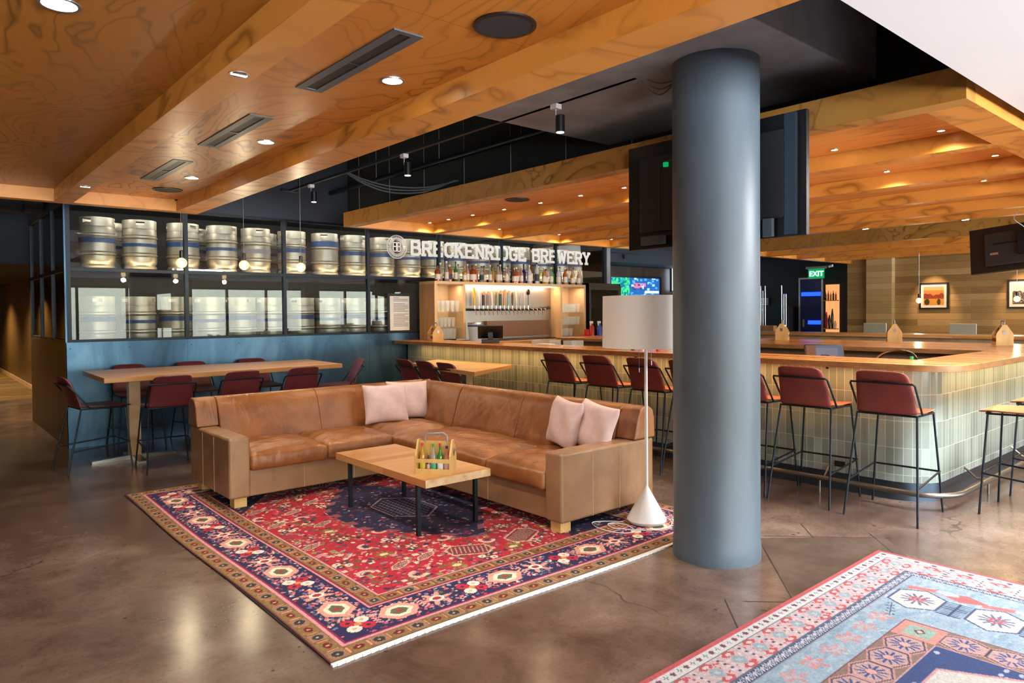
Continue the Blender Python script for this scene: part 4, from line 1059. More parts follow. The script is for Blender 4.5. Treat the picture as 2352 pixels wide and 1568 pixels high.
pos('dark touchscreen till turned away on the far left of the bar', (5.98, 7.42, CT), -PI/2+.9, 'screen_dim')
for i, (x, y, z, c, lb) in enumerate(((6.42, 2.32, .99, 'cap_green', 'green topped bottle in the bar well near the corner'),)):
    T = thing('well_bottle', lb, 'bottle', (x, y, .83)); build(bottle_mb(.035, .27, c=(x, y, .83)), 'bottle_body', 'teal_bottle', T, smooth=True); build(cap_mb(.035, .27, c=(x, y, .83)), 'cap', 'cap_green', T)
tw = MB(); 
for k in range(5): tw.sphere((6.36+.05*math.sin(k*2), 2.38+.07*k, .97), .075, 12, 8, .8)
single(tw, 'bar_towel', 'white_linen' if 'white_linen' in MATS else plain('white_linen', 'd8d4dc', .9).name, 'crumpled white and blue bar towels in the well by the corner', 'towel', (6.36, 2.5, .9), smooth=True)
for y0_, lb in ((3.95, 'open white paper menu lying in the bar well'),):
    single(MB().box(6.45, 6.72, 3.55, 4.2, .90, .905), 'paper_menu', 'white_paper', lb, 'menu', (6.55, 3.9, .9))
# caddies on the bar
def bar_caddy(loc, rz, label, grp, pl=True):
    d = dup(cad, loc, rz, label, grp)
    cols = ['rose_bottle', 'copper_bottle', 'golden_bottle', 'red_bottle' if 'red_bottle' in MATS else 'amber_bottle', 'orange_bottle']
    for k in range(4): sauce(loc, rz, -.08+k*.05, -.032, .019, .17+.015*(k % 3), cols[k], ('cap_red', 'cap_black', 'cap_gold', 'chrome')[k], None, 'sauce bottle standing in the '+label.split(' on ')[0].split(' standing')[0], 'sauce bottles in '+grp, .0085)
    for k in range(3): sauce(loc, rz, -.06+k*.06, .032, .017, .19, cols[(k+2) % 5], ('chrome', 'cap_black', 'chrome')[k], None, 'sauce bottle standing in the '+label.split(' on ')[0].split(' standing')[0], 'sauce bottles in '+grp, .0085)
for k, (x, y, r, lb) in enumerate(((9.14, 4.95, -2.72, 'left wooden caddy on the rear counter next to the column'), (9.40, 3.60, -2.72, 'middle wooden caddy on the rear counter behind the till'), (9.30, 2.42, -2.72, 'right wooden caddy on the rear counter near the far corner'), (5.84, 8.52, -1.85, 'amber wooden caddy on the far left end of the bar'))):
    bar_caddy((x, y, CT), r, lb, 'condiment caddies on the bar')

# ---------------------------------------------------------------- back bar tap cabinet
FY = 8.85; BYY = 9.27
T = thing('tap_cabinet', 'pale wood back bar cabinet framing the steel tap wall', 'cabinet', (7.7, 9.06, CT))
build(MB().box(6.06, 6.10, FY, BYY, CT+.001, 1.94), 'side_panel', 'pale_wood_side', T)
build(MB().box(6.06, 9.36, FY, BYY, 1.94, 1.985), 'top_panel', 'pale_wood', T, bevel=.002, seg=1)
for x, m_ in ((6.60, 'pale_wood'), (8.72, 'pale_wood'), (9.32, 'pale_wood')): build(MB().box(x, x+.04, FY, BYY, CT+.001 if x < 8 else 1.05, 1.94), 'divider', m_, T)
build(MB().box(6.055, 6.105, FY-.004, FY, CT+.001, 1.94), 'edge_strip', 'pale_wood', T)
build(MB().box(6.10, 6.60, BYY-.01, BYY, CT, 1.94), 'back_panel', 'pale_wood', T); build(MB().box(8.76, 9.32, BYY-.01, BYY, CT, 1.94), 'back_panel', 'pale_wood', T)
build(MB().box(6.64, 8.72, 9.10, 9.13, 1.06, 1.94), 'steel_back', 'brushed_steel', T)
build(MB().box(7.2, 8.6, 9.02, 9.10, 1.10, 1.36), 'drip_guard', 'drip_brown', T, bevel=.004)
build(MB().box(6.66, 8.70, 8.93, 8.96, 1.925, 1.938), 'led_strip', 'led_warm', T)
for x0, x1, z in [(6.10, 6.60, 1.52), (6.10, 6.60, 1.28), (8.76, 9.32, 1.49), (8.76, 9.32, 1.27)]: build(MB().box(x0, x1, FY+.03, BYY-.01, z-.012, z), 'glass_shelf', 'clear_glassware', T)
T = thing('work_counter', 'pale wood work counter running below the beer taps', 'counter', (8, 8.8, 0))
build(MB().box(6.22, 10.25, 8.35, 8.82, 1.00, 1.05).box(6.62, 9.30, 8.82, 9.22, 1.0, 1.049), 'worktop', 'table_top_wood', T, bevel=.003); build(MB().box(6.25, 9.38, 8.75, 9.22, .02, 1.0), 'carcass', 'black_steel', T)
build(MB().box(9.98, 10.22, 8.40, 8.5, .02, 1.0), 'end_post', 'toe_kick_metal', T)
build(MB().box(6.9, 8.6, 8.62, 8.9, 1.051, 1.062), 'drip_tray', 'black_steel', T); build(MB().box(7.3, 8.1, 8.60, 8.64, 1.062, 1.072), 'tray_grille', 'chrome', T)
# beer taps
T = thing('tap_rail', 'dark curved pipe rail carrying all the beer taps', 'pipe', (7.6, 8.98, 1.55))
build(MB().tube([(6.65, 8.985, 1.555), (6.9, 8.98, 1.55), (8.45, 8.98, 1.55), (8.62, 9.03, 1.57), (8.66, 9.10, 1.58)], .022, 10), 'pipe', 'black_steel', T, smooth=True)
HC = [('yellow', 'd8b81c', .30, .018), ('white', 'e8e8f0', .27, .022), ('dark plum', '3c2430', .22, .022), ('grey taupe', '8c7a74', .22, .02), ('bone white', 'efe6d0', .30, .016), ('olive', '7a7440', .22, .018), ('dark green', '2f4c38', .24, .024), ('tan wood', 'd09a68', .26, .018), ('pale blue', '8ab0c0', .24, .021), ('dark brown', '5a4a3c', .22, .02), ('cream', 'e6e0c8', .27, .018), ('silver', 'b8bcc8', .26, .022), ('light grey', 'c8c8cc', .22, .018), ('black', '201a1c', .29, .02)]
HX = [6.87+.088*i for i in range(14)]
for i, (cn, hx_, hh, hr) in enumerate(HC):
    x = HX[i]; T = thing('beer_tap', 'beer tap with a %s handle, %s on the tap wall' % (cn, ORD[i]), 'tap', (x, 8.96, 1.55), 'beer taps on the tap wall')
    m_ = plain('handle_'+cn.replace(' ', '_'), hx_, .35).name
    hb = MB()
    if i in (2, 3, 6, 7, 8): hb.box(x-hr, x+hr, 8.905, 8.925, 1.61, 1.61+hh-.05); cyb = 'cap'
    elif i == 0: hb.prism([(x-.012, 1.61), (x+.012, 1.61), (x+.02, 1.75), (x-.005, 1.90), (x-.03, 1.90), (x-.02, 1.76)], 8.905, 8.925, 'y')
    elif i == 4: hb.tube([(x+.01, 8.915, 1.61), (x, 8.915, 1.82), (x-.02, 8.915, 1.90)], .015, 8)
    elif i == 13: hb.tube([(x, 8.915, 1.61), (x, 8.915, 1.78)], .006, 8); hb.sphere((x, 8.915, 1.84), .035, 10, 8, 1.6)
    else: hb.lathe([(.008, 0), (hr*.8, .05), (hr, hh*.8), (hr*.5, hh)], (x, 8.915, 1.61), 12)
    h_ = build(hb, 'tap_handle', m_, T, smooth=True)
    if i in (2, 3, 6, 7, 8): build(MB().cyl((x, 8.902, 1.61+hh-.02), .030, .022, 16, 'y'), 'badge', 'handle_round' if 'handle_round' in MATS else plain('handle_round', 'e0a078', .4).name, h_)
    build(MB().tube([(x, 8.97, 1.55), (x, 8.90, 1.555), (x, 8.885, 1.50), (x, 8.875, 1.46)], .008, 8).cyl((x, 8.915, 1.555), .009, .055, 8), 'faucet', 'chrome', T, smooth=True)
for i in range(4):
    x = 8.12+.095*i; T = thing('beer_tap', 'bare chrome beer tap without handle, %s of the four bare ones' % ORD[i].split(' from')[0], 'tap', (x, 8.96, 1.55), 'beer taps without handles')
    build(MB().tube([(x, 8.97, 1.55), (x, 8.90, 1.555), (x, 8.885, 1.50), (x, 8.875, 1.46)], .008, 8), 'faucet', 'chrome', T, smooth=True); build(MB().tube([(x, 8.915, 1.555), (x-.03, 8.915, 1.60)], .006, 6), 'stem', 'chrome', T)
# glasses: straight pints and stemmed ones
def glass_proto(name, label, h, r0, r1, grp):
    o = single(MB().lathe([(r0, 0), (r0, .006), (r1, h)], (0, 0, 0), 12, caps=False).lathe([(r0-.003, .012), (r1-.003, h)], (0, 0, 0), 12, caps=False).lathe([(.0001, .004), (r0, .004)], (0, 0, 0), 12, caps=False), name, 'clear_glassware', label, 'glass', (0, 0, 0), grp, smooth=True)
    return o
shelves = [(6.12, 6.58, 1.52, .17, 5, 'tulip', 'top shelf of the left glass cabinet'), (6.12, 6.50, 1.28, .15, 5, 'pint', 'middle shelf of the left glass cabinet'), (6.12, 6.52, CT, .17, 6, 'pint', 'bottom of the left glass cabinet'),
           (8.79, 9.28, 1.49, .15, 6, 'tulip', 'top shelf of the right glass cabinet'), (8.79, 9.28, 1.27, .14, 6, 'stemmed', 'middle shelf of the right glass cabinet'), (8.79, 9.1, 1.055, .15, 4, 'pint', 'bottom of the right glass cabinet')]
for x0, x1, z, h, n, kd, where in shelves:
    g = glass_proto('drinking_glass', 'clear empty %s beer glass on the %s' % (kd, where), h, .026, .038, 'clear glasses on the '+where)
    first = True
    for row in (0, 1):
        for k in range(n):
            loc = (x0+.045+(x1-x0-.09)*k/(n-1), 8.93+row*.11, z+.001)
            if first: g.location = loc; first = False
            else: dup(g, loc)
# bottles on top of the cabinet
spec = [('amber', .27, .045, 'black'), ('clear', .33, .034, 'none'), ('clear', .36, .034, 'none'), ('copper', .30, .045, 'none'), ('green', .36, .030, 'black'), ('clear', .32, .030, 'black'), ('golden', .28, .036, 'gold'), ('pale pink', .33, .034, 'none'), ('amber', .31, .055, 'black'),
        ('rose', .34, .036, 'none'), ('clear', .30, .038, 'black'), ('rose', .31, .040, 'black'), ('clear', .33, .030, 'none'), ('golden', .31, .030, 'black'), ('pale pink', .34, .036, 'black'), ('clear', .35, .034, 'none'), ('pale pink', .30, .034, 'none'), ('clear', .34, .034, 'black'), ('amber', .29, .036, 'gold'),
        ('copper', .31, .045, 'none'), ('pale pink', .33, .032, 'none'), ('violet', .38, .036, 'black'), ('white', .36, .042, 'none'), ('brown', .45, .030, 'black'), ('white', .42, .040, 'black'), ('lime', .36, .040, 'gold'), ('golden', .34, .032, 'none'), ('pale pink', .30, .045, 'black'), ('clear', .34, .034, 'none'), ('green', .35, .034, 'green'),
        ('white', .33, .045, 'none'), ('clear', .36, .036, 'black'), ('orange', .34, .040, 'none'), ('clear', .32, .034, 'black'), ('golden', .30, .030, 'red'), ('clear', .36, .034, 'black'), ('pale pink', .31, .034, 'none'), ('clear', .33, .034, 'gold')]
n = len(spec); rg = random.Random(5)
for i, (c_, h, r, cp_) in enumerate(spec):
    x = 6.16+(9.32-6.16)*i/(n-1); y = 8.91+.045*(i % 2)+rg.uniform(-.008, .008); h *= .86
    T = thing('liquor_bottle', '%s liquor bottle on top of the tap cabinet, %s' % (c_, ORD[i]), 'bottle', (x, y, 1.986), 'liquor bottles on top of the tap cabinet')
    if i % 5 == 3 or c_ in ('amber', 'copper'): body = MB().lathe([(r*.98, 0), (r, .01), (r, h*.62), (r*.8, h*.70), (r*.32, h*.76), (r*.30, h*.93)], (x, y, 1.986), 14)
    elif c_ in ('white', 'lime'): body = MB().lathe([(r*.8, 0), (r*.9, .01), (r*.62, h*.35), (r, h*.6), (r*.5, h*.78), (r*.3, h*.84), (r*.3, h*.93)], (x, y, 1.986), 14)
    else: body = bottle_mb(r, h, c=(x, y, 1.986), shoulder=rg.choice((.08, .14, .2)))
    build(body, 'bottle_body', c_+'_bottle', T, smooth=True)
    build(cap_mb(r, h, c=(x, y, 1.986)), 'cap', {'black': 'cap_black', 'gold': 'cap_gold', 'red': 'cap_red', 'green': 'cap_green', 'none': 'bottle_label_cream'}[cp_], T, smooth=True)
    if i % 4 != 1: build(MB().lathe([(r*1.015, h*.12), (r*1.015, h*.45)], (x, y, 1.986), 14, caps=False), 'paper_label', 'bottle_label_dark' if i % 7 == 3 else 'bottle_label_cream', T, smooth=True)
# bucket, spray bottles
T = thing('tip_bucket', 'pale blue metal bucket with lid behind the bar till', 'bucket', (6.72, 8.70, 1.051))
build(MB().lathe([(.10, 0), (.125, .27)], (6.72, 8.70, 1.051), 24), 'bucket_body', plain('bucket_blue', 'a8bcd8', .4).name, T, smooth=True); build(MB().lathe([(.13, .27), (.13, .295)], (6.72, 8.70, 1.051), 24), 'lid', 'silver_trim', T)
build(MB().lathe([(.127, .235), (.130, .255)], (6.72, 8.7, 1.051), 24, caps=False), 'band', 'cap_navy', T)
for x, y, m_, cn in ((9.45, 8.60, 'blue_plastic', 'blue'), (9.27, 8.62, 'red_plastic', 'red')):
    T = thing('spray_bottle', '%s spray bottle on the work counter by the fridge' % cn, 'bottle', (x, y, 1.051))
    build(MB().lathe([(.045, 0), (.045, .17), (.02, .21), (.016, .24)], (x, y, 1.051), 16), 'bottle_body', m_, T, smooth=True)
    build(MB().box(x-.05, x+.02, y-.012, y+.012, 1.29, 1.33).box(x-.04, x-.03, y-.01, y+.01, 1.25, 1.29), 'trigger', 'white_enamel', T)
single(MB().lathe([(.05, 0), (.07, .05), (.07, .055)], (9.06, 8.55, 1.051), 16).box(9.03, 9.09, 8.52, 8.58, 1.08, 1.19), 'red_dish', 'red_plastic', 'red dish with brush on the work counter', 'dish', (9.06, 8.55, 1.051))
# fridge at the end
T = thing('glass_fridge', 'black glass door fridge at the right end of the back bar', 'fridge', (9.86, 9.0, 0))
build(MB().box(9.42, 10.32, 9.19, 9.28, .0, 2.02).box(9.42, 9.46, 8.86, 9.28, .0, 2.02).box(10.28, 10.32, 8.86, 9.28, 0, 2.02).box(9.42, 10.32, 8.86, 9.28, 1.94, 2.02), 'body', 'black_plastic', T)
d_ = build(MB().box(9.43, 9.48, 8.83, 8.86, .9, 1.98).box(10.24, 10.31, 8.83, 8.86, .9, 1.98).box(9.48, 10.24, 8.83, 8.86, 1.9, 1.98), 'door', 'black_plastic', T)
build(MB().box(9.48, 10.24, 8.845, 8.85, .9, 1.9), 'glass_pane', 'window_glass', d_)
sh = MB()
for z in (1.25, 1.55, 1.78): sh.box(9.46, 10.28, 8.88, 9.18, z, z+.01)
build(sh, 'wire_shelf', 'silver_trim', T); 
sb = MB()
for k in range(9):
    for z in (1.262, 1.562): sb.cyl((9.54+.08*k, 8.98, z), .028, .17, 10)
build(sb, 'stored_jar', 'ash_blue_chair', T)['kind'] = 'stuff'
# ---------------------------------------------------------------- kegs behind the glass
def keg(label, grp, handle=0.0, bandz=.30, bandm='blue_band', bh=.05):
    T = thing('beer_keg', label, 'keg', (0, 0, 0), grp); R = .193
    prof = [(R*.90, 0), (R*.97, .01), (R*.97, .03), (R*.90, .05), (R*.95, .075), (R*.985, .09), (R*.985, .150), (R*.93, .158), (R*1.03, .170), (R*1.03, .182), (R*.93, .194), (R*.985, .202), (R*.985, .365), (R*.93, .373), (R*1.03, .385), (R*1.03, .397), (R*.93, .409), (R*.985, .417), (R*.98, .47), (R*.95, .50), (R*.80, .515), (R*.2, .52)]
    build(MB().lathe(prof, (0, 0, 0), 36), 'keg_body', 'keg_steel', T, smooth=True)
    # chime collar with slots
    n = 36; mb = MB()
    zs_ = [.495, .535, .575, .60]
    for zi in zs_:
        for i in range(n): a = 2*PI*i/n; mb.v.append((R*.965*math.cos(a), R*.965*math.sin(a), zi))
    for k in range(3):
        for i in range(n):
            if k == 1 and (i % 12) in (0, 1, 2): continue
            j = (i+1) % n; mb.f.append((k*n+i, k*n+j, (k+1)*n+j, (k+1)*n+i))
    build(mb, 'collar', 'keg_steel', T, smooth=True, solid=.006)
    build(MB().lathe([(R*1.0, bandz-bh/2), (R*1.0, bandz+bh/2)], (0, 0, 0), 36, caps=False), 'band', bandm, T, smooth=True)
    return T
kA = keg('steel beer keg on the upper shelf behind glass, leftmost', 'kegs on the upper shelf behind the glass', bandz=.33, bh=.06)
kA.location = (1.75, 9.62, 2.06); kA.rotation_euler = (0, 0, -2.6)
kB = keg('steel beer keg on the upper shelf, second from left', 'kegs on the upper shelf behind the glass', bandz=.295, bh=.04); kB.location = (2.21, 9.62, 2.06); kB.rotation_euler = (0, 0, -2.0)
kC = keg('steel beer keg with bright blue band on the upper shelf, seventh from left', 'kegs on the upper shelf behind the glass', bandz=.44, bh=.085); kC.location = (4.66, 9.62, 2.06); kC.rotation_euler = (0, 0, -2.3)
kD = keg('steel beer keg with faded band on the upper shelf, fifth from left', 'kegs on the upper shelf behind the glass', bandz=.29, bh=.06, bandm='keg_band_light'); kD.location = (3.65, 9.62, 2.06); kD.rotation_euler = (0, 0, -1.9)
KX = [1.75, 2.21, 2.72, 3.19, 3.65, 4.17, 4.66, 5.12, 5.62, 6.08, 6.55, 7.02, 7.50, 7.98, 8.46, 8.94, 9.42, 9.92]
for i, x in enumerate(KX):
    if i in (0, 1, 4, 6): continue
    dup(kA if i % 3 else kB, (x, 9.62+.02*((i*7) % 3-1), 2.06), -2.2+1.3*math.sin(i*2.4), 'steel beer keg on the upper shelf behind glass, %s' % ORD[i])
KL = [1.74, 2.19, 2.62, 3.03, 3.44, 3.86, 4.29, 4.70, 5.12, 5.60]
for i, x in enumerate(KL):
    dup(kB if i % 2 else kA, (x, 9.64, 1.13), -2.0+1.1*math.sin(i*1.7), 'steel beer keg on the lower shelf behind glass, %s' % ORD[i], 'kegs on the lower shelf behind the glass')
for i in range(8):
    dup(kB, (2.0+i*.98, 10.15, 2.06), i*.7, 'steel beer keg in the second row of the upper shelf, %s' % ORD[i], 'kegs in the second row of the upper shelf')
T = thing('keg_rack', 'dark steel rack of two long shelves holding the kegs', 'rack', (5.9, 9.9, 0))
build(MB().box(1.48, 10.3, 9.44, 10.5, 2.02, 2.055), 'shelf', 'black_steel', T); build(MB().box(1.48, 10.3, 9.44, 10.5, 1.09, 1.125), 'shelf', 'black_steel', T)
for x in (1.5, 4.4, 7.3, 10.2): build(MB().box(x, x+.05, 10.45, 10.5, 0, 2.9), 'post', 'black_steel', T)
# ---------------------------------------------------------------- lettering on the glass
GL = {'B': [[(0, 0), (0, 1)], [(0, 1), (.42, 1), (.55, .88), (.55, .66), (.42, .54), (0, .54)], [(.42, .54), (.60, .42), (.60, .14), (.45, 0), (0, 0)]], 'R': [[(0, 0), (0, 1)], [(0, 1), (.42, 1), (.57, .88), (.57, .62), (.42, .5), (0, .5)], [(.30, .5), (.58, .0)], [(.44, 0), (.70, 0)], [(-.12, 0), (.14, 0)]],
      'E': [[(0, 0), (0, 1)], [(0, 1), (.55, 1), (.55, .84)], [(0, .52), (.40, .52)], [(0, 0), (.58, 0), (.58, .18)]], 'C': [[(.58, .72), (.56, .88), (.42, 1), (.16, 1), (.02, .86), (0, .6), (0, .34), (.04, .12), (.2, 0), (.44, 0), (.57, .12), (.6, .28)]],
      'K': [[(0, 0), (0, 1)], [(0, .42), (.52, 1)], [(.20, .62), (.58, 0)], [(-.12, 1), (.14, 1)], [(-.12, 0), (.14, 0)], [(.38, 1), (.66, 1)], [(.44, 0), (.70, 0)]], 'N': [[(0, 0), (0, 1)], [(0, 1), (.58, 0)], [(.58, 0), (.58, 1)], [(-.14, 1), (.1, 1)], [(-.12, 0), (.14, 0)], [(.44, 1), (.72, 1)]],
      'I': [[(.12, 0), (.12, 1)], [(-.04, 1), (.28, 1)], [(-.04, 0), (.28, 0)]], 'D': [[(0, 0), (0, 1)], [(0, 1), (.36, 1), (.55, .84), (.58, .5), (.55, .16), (.36, 0), (0, 0)]], 'G': [[(.58, .74), (.54, .9), (.42, 1), (.16, 1), (.02, .86), (0, .5), (.03, .14), (.18, 0), (.44, 0), (.58, .12), (.58, .44), (.34, .44)]],
      'W': [[(0, 1), (.16, 0), (.36, .8), (.56, 0), (.74, 1)], [(-.1, 1), (.14, 1)], [(.62, 1), (.84, 1)]], 'Y': [[(0, 1), (.3, .48), (.3, 0)], [(.6, 1), (.3, .48)], [(-.1, 1), (.14, 1)], [(.46, 1), (.7, 1)], [(.16, 0), (.44, 0)]], ' ': []}
AD = {'I': .42, 'W': .98, ' ': .45}
T = thing('window_lettering', 'off-white slab letters reading BRECKENRIDGE BREWERY across the upper glass', 'sign', (7.9, GY-.02, 2.4))
txt = 'BRECKENRIDGE BREWERY'; tot = sum(AD.get(c, .82) for c in txt); sx = (10.0-5.95)/tot; x = 5.95; hgt = .20; zb_ = 2.41
for ch in txt:
    mb = MB(); th = .052
    for ln in GL[ch]:
        for (a0, b0), (a1, b1) in zip(ln, ln[1:]):
            ax_, az_ = x+.02+a0*sx*.92, zb_+b0*hgt; bx_, bz_ = x+.02+a1*sx*.92, zb_+b1*hgt
            d = Vector((bx_-ax_, bz_-az_)); L_ = max(d.length, 1e-6); d /= L_; nn = Vector((-d.y, d.x))*th/2*(.82 if abs(d.x) > .9 else 1); e = d*th*.30
            kk = len(mb.v)//8*.00025; mb.prism([(ax_-e.x-nn.x, az_-e.y-nn.y), (bx_+e.x-nn.x, bz_+e.y-nn.y), (bx_+e.x+nn.x, bz_+e.y+nn.y), (ax_-e.x+nn.x, az_-e.y+nn.y)], GY+.010-kk, GY+.0146-kk, 'y')
    if mb.v: build(mb, 'letter', 'sign_white', T)
    x += AD.get(ch, .82)*sx
T = thing('round_emblem', 'round off-white brewery emblem on the glass left of the lettering', 'sign', (5.70, GY-.02, 2.51))
ec = (5.70, 2.51)
def ring(mb, r0, r1, c, y0, y1, n=40):
    b = len(mb.v)
    for yy in (y0, y1):
        for r in (r0, r1):
            for i in range(n): a = 2*PI*i/n; mb.v.append((c[0]+r*math.cos(a), yy, c[1]+r*math.sin(a)))
    for i in range(n):
        j = (i+1) % n; mb.f += [(b+i, b+n+i, b+n+j, b+j), (b+2*n+i, b+2*n+j, b+3*n+j, b+3*n+i), (b+n+i, b+3*n+i, b+3*n+j, b+n+j), (b+i, b+j, b+2*n+j, b+2*n+i)]
for r0, r1 in ((.172, .180), (.160, .164), (.105, .112)): 
    mb = MB(); ring(mb, r0, r1, ec, GY+.009, GY+.0148); build(mb, 'ring', 'sign_white', T)
tick = MB()
for k in range(64):
    a = 2*PI*k/64
    if abs(math.sin(a)) < .12: continue
    u = Vector((math.cos(a), math.sin(a))); t_ = Vector((-u.y, u.x))*.0035; p, q = u*.120, u*(.150 if k % 3 else .146)
    tick.prism([(ec[0]+p.x-t_.x, ec[1]+p.y-t_.y), (ec[0]+q.x-t_.x, ec[1]+q.y-t_.y), (ec[0]+q.x+t_.x, ec[1]+q.y+t_.y), (ec[0]+p.x+t_.x, ec[1]+p.y+t_.y)], GY+.009, GY+.0148, 'y')
build(tick, 'rim_lettering', 'sign_white', T)
for sgn in (-1, 1):
    mb = MB()
    for ln in GL['B']:
        for (a0, b0), (a1, b1) in zip(ln, ln[1:]):
            f_ = lambda a, b: (ec[0]+sgn*(.008+a*.10), ec[1]-.065+b*.13)
            A_, B_ = Vector(f_(a0, b0)), Vector(f_(a1, b1)); d = (B_-A_).normalized(); nn = Vector((-d.y, d.x))*.007
            kk = len(mb.v)//8*.00025; mb.prism([tuple(A_-nn), tuple(B_-nn), tuple(B_+nn), tuple(A_+nn)], GY+.009-kk, GY+.0146-kk, 'y')
    build(mb, 'monogram', 'sign_white', T)
build(MB().box(5.52, 5.585, GY+.009, GY+.0148, 2.507, 2.515).box(5.815, 5.88, GY+.009, GY+.0148, 2.507, 2.515), 'bar', 'sign_white', T)
# licence notice in a frame and dark poster
T = thing('framed_notice', 'white printed notice in a dark frame taped to the glass', 'notice', (5.72, GY-.02, 1.6))
build(MB().box(5.50, 6.02, GY-.03, GY-.018, 1.21, 1.80), 'frame', 'window_frame_black', T); build(MB().box(5.54, 5.88, GY-.033, GY-.03, 1.24, 1.76), 'sheet', 'white_paper', T)
tx = MB()
for k in range(20):
    if k in (3, 10): continue
    tx.box(5.60, 5.60+(.26 if k % 4 else .20)*(1 if k else .5), GY-.0345, GY-.033, 1.73-k*.0225, 1.738-k*.0225)
build(tx, 'printed_lines', 'keg_band_light', T)['kind'] = 'stuff'

# small things standing on the front counter
for k in range(8):
    x, y = 5.78+.02*math.sin(k*2.1), 4.98-.17*k; T = thing('shaker_jar', 'small table shaker under the lamp shade on the bar, %s' % ORD[k], 'jar', (x, y, CT), 'small shakers along the bar counter')
    build(MB().lathe([(.018, 0), (.020, .04), (.016, .055)], (x, y, CT), 12), 'jar_body', ('clear_glassware', 'red_plastic', 'white_enamel', 'dark_bottle')[(k*3) % 4], T, smooth=True); build(MB().lathe([(.017, .055), (.014, .072)], (x, y, CT), 12), 'lid', ('chrome', 'cap_black')[k % 2], T, smooth=True)
for k, (x, y, a, lb) in enumerate(((6.0, 6.35, .16, 'long clear acrylic tray lying on the bar counter'), (5.98, 5.86, .07, 'short clear acrylic holder on the bar counter'))):
    T = thing('acrylic_tray', lb, 'tray', (x, y, CT)); build(MB().box(x-.10, x+.10, y-a, y+a, CT, CT+.006).box(x-.10, x-.095, y-a, y+a, CT, CT+.07).box(x+.095, x+.10, y-a, y+a, CT, CT+.07).box(x-.10, x+.10, y-a, y-a+.005, CT, CT+.07).box(x-.10, x+.10, y+a-.005, y+a, CT, CT+.07), 'tray_body', 'clear_glassware', T)
    if k == 0: build(MB().box(x-.06, x+.06, y-.1, y+.1, CT+.007, CT+.02), 'napkin_stack', 'white_paper', T)
# ---------------------------------------------------------------- ceiling fixtures
def downlight(name, label, x, y, z, r, group, disc='lamp_disc', rim='silver_trim'):
    T = thing(name, label, 'ceiling light', (x, y, z), group)
    mb = MB(); n = 32; 
    for rr, zz in ((r*1.22, 0), (r*1.20, -.006), (r*1.0, -.006), (r*.98, .0)): 
        for i in range(n): a = 2*PI*i/n; mb.v.append((x+rr*math.cos(a), y+rr*math.sin(a), z+zz))
    for k in range(3):
        for i in range(n): j = (i+1) % n; mb.f.append((k*n+i, k*n+j, (k+1)*n+j, (k+1)*n+i))
    build(mb, 'trim_ring', rim, T); build(MB().cyl((x, y, z-.0025), r, .002, 32), 'lens', disc, T); return T
for x, y, lb in ((1.96, 3.23, 'nearest in the row beside the air slots'), (1.96, 4.94, 'middle one in the row beside the air slots'), (1.955, 6.63, 'farthest in the row beside the air slots'), (.48, 3.26, 'large in the top left corner of the photo')):
    downlight('recessed_light', 'round lit recessed downlight, '+lb, x, y, ZP, .052 if x > 1 else .062, 'recessed lights in the lounge ceiling')
for y, lb in ((3.28, 'near'), (6.93, 'far')):
    T = thing('gimbal_light', '%s recessed adjustable spotlight in the plywood box beam' % lb, 'ceiling light', (1.18, y, ZB), 'gimbal lights in the box beam')
    build(MB().cyl((1.18, y, ZB-.003), .045, .004, 24), 'trim_ring', 'silver_trim', T); build(MB().cyl((1.18, y, ZB-.005), .034, .003, 24), 'well', 'black_plastic', T); build(MB().box(1.145, 1.215, y-.008, y+.008, ZB-.007, ZB-.004), 'lamp_bar', 'bulb_glow', T)
for y, lb in ((3.14, 'largest and nearest'), (4.81, 'middle'), (6.43, 'smallest and farthest')):
    T = thing('air_slot', '%s black linear air slot in the plywood ceiling' % lb, 'vent', (1.685, y, ZP), 'linear air slots in the lounge ceiling')
    x0, x1, y0, y1 = 1.61, 1.76, y-.505, y+.505
    build(MB().box(x0, x1, y0, y0+.03, ZP-.006, ZP).box(x0, x1, y1-.03, y1, ZP-.006, ZP).box(x0, x0+.045, y0+.03, y1-.03, ZP-.006, ZP).box(x1-.045, x1, y0+.03, y1-.03, ZP-.006, ZP), 'frame', plain('slot_grey', '4a5258', .45).name if 'slot_grey' not in MATS else 'slot_grey', T)
    build(MB().box(x0+.045, x1-.045, y0+.03, y1-.03, ZP-.002, ZP-.0005), 'slot', 'black_paint', T); build(MB().box(x0+.045, x1-.045, y-.01, y+.01, ZP-.006, ZP-.002), 'bridge', 'black_steel', T)
for x, y, z, lb in ((1.956, 2.31, ZP, 'big round black ceiling speaker near the top of the photo'), (1.956, 7.40, ZP, 'flat round dark ceiling speaker near the left pendant'), (5.05, 5.78, ZP, 'round black ceiling speaker in the bar canopy')):
    T = thing('ceiling_speaker', lb, 'speaker', (x, y, z)); build(MB().lathe([(.135, 0), (.135, -.008), (.118, -.010)], (x, y, z), 48, caps=False), 'rim', 'black_plastic', T, smooth=True); build(MB().cyl((x, y, z-.009), .119, .004, 48), 'grille', varied('speaker_cloth', '222326', '2e3033', 300, .8).name if 'speaker_cloth' not in MATS else 'speaker_cloth', T)
BL = [(5.43-.25, y) for y in ()]+[(5.40, y) for y in (1.77, 2.5, 3.3, 4.0, 4.58, 5.17, 5.79, 6.42, 7.03, 7.55, 7.98)]+[(6.62, y) for y in (1.78, 2.6, 3.5, 7.98)]+[(7.84, y) for y in (2.2, 7.98)]+[(9.08, 7.98)]
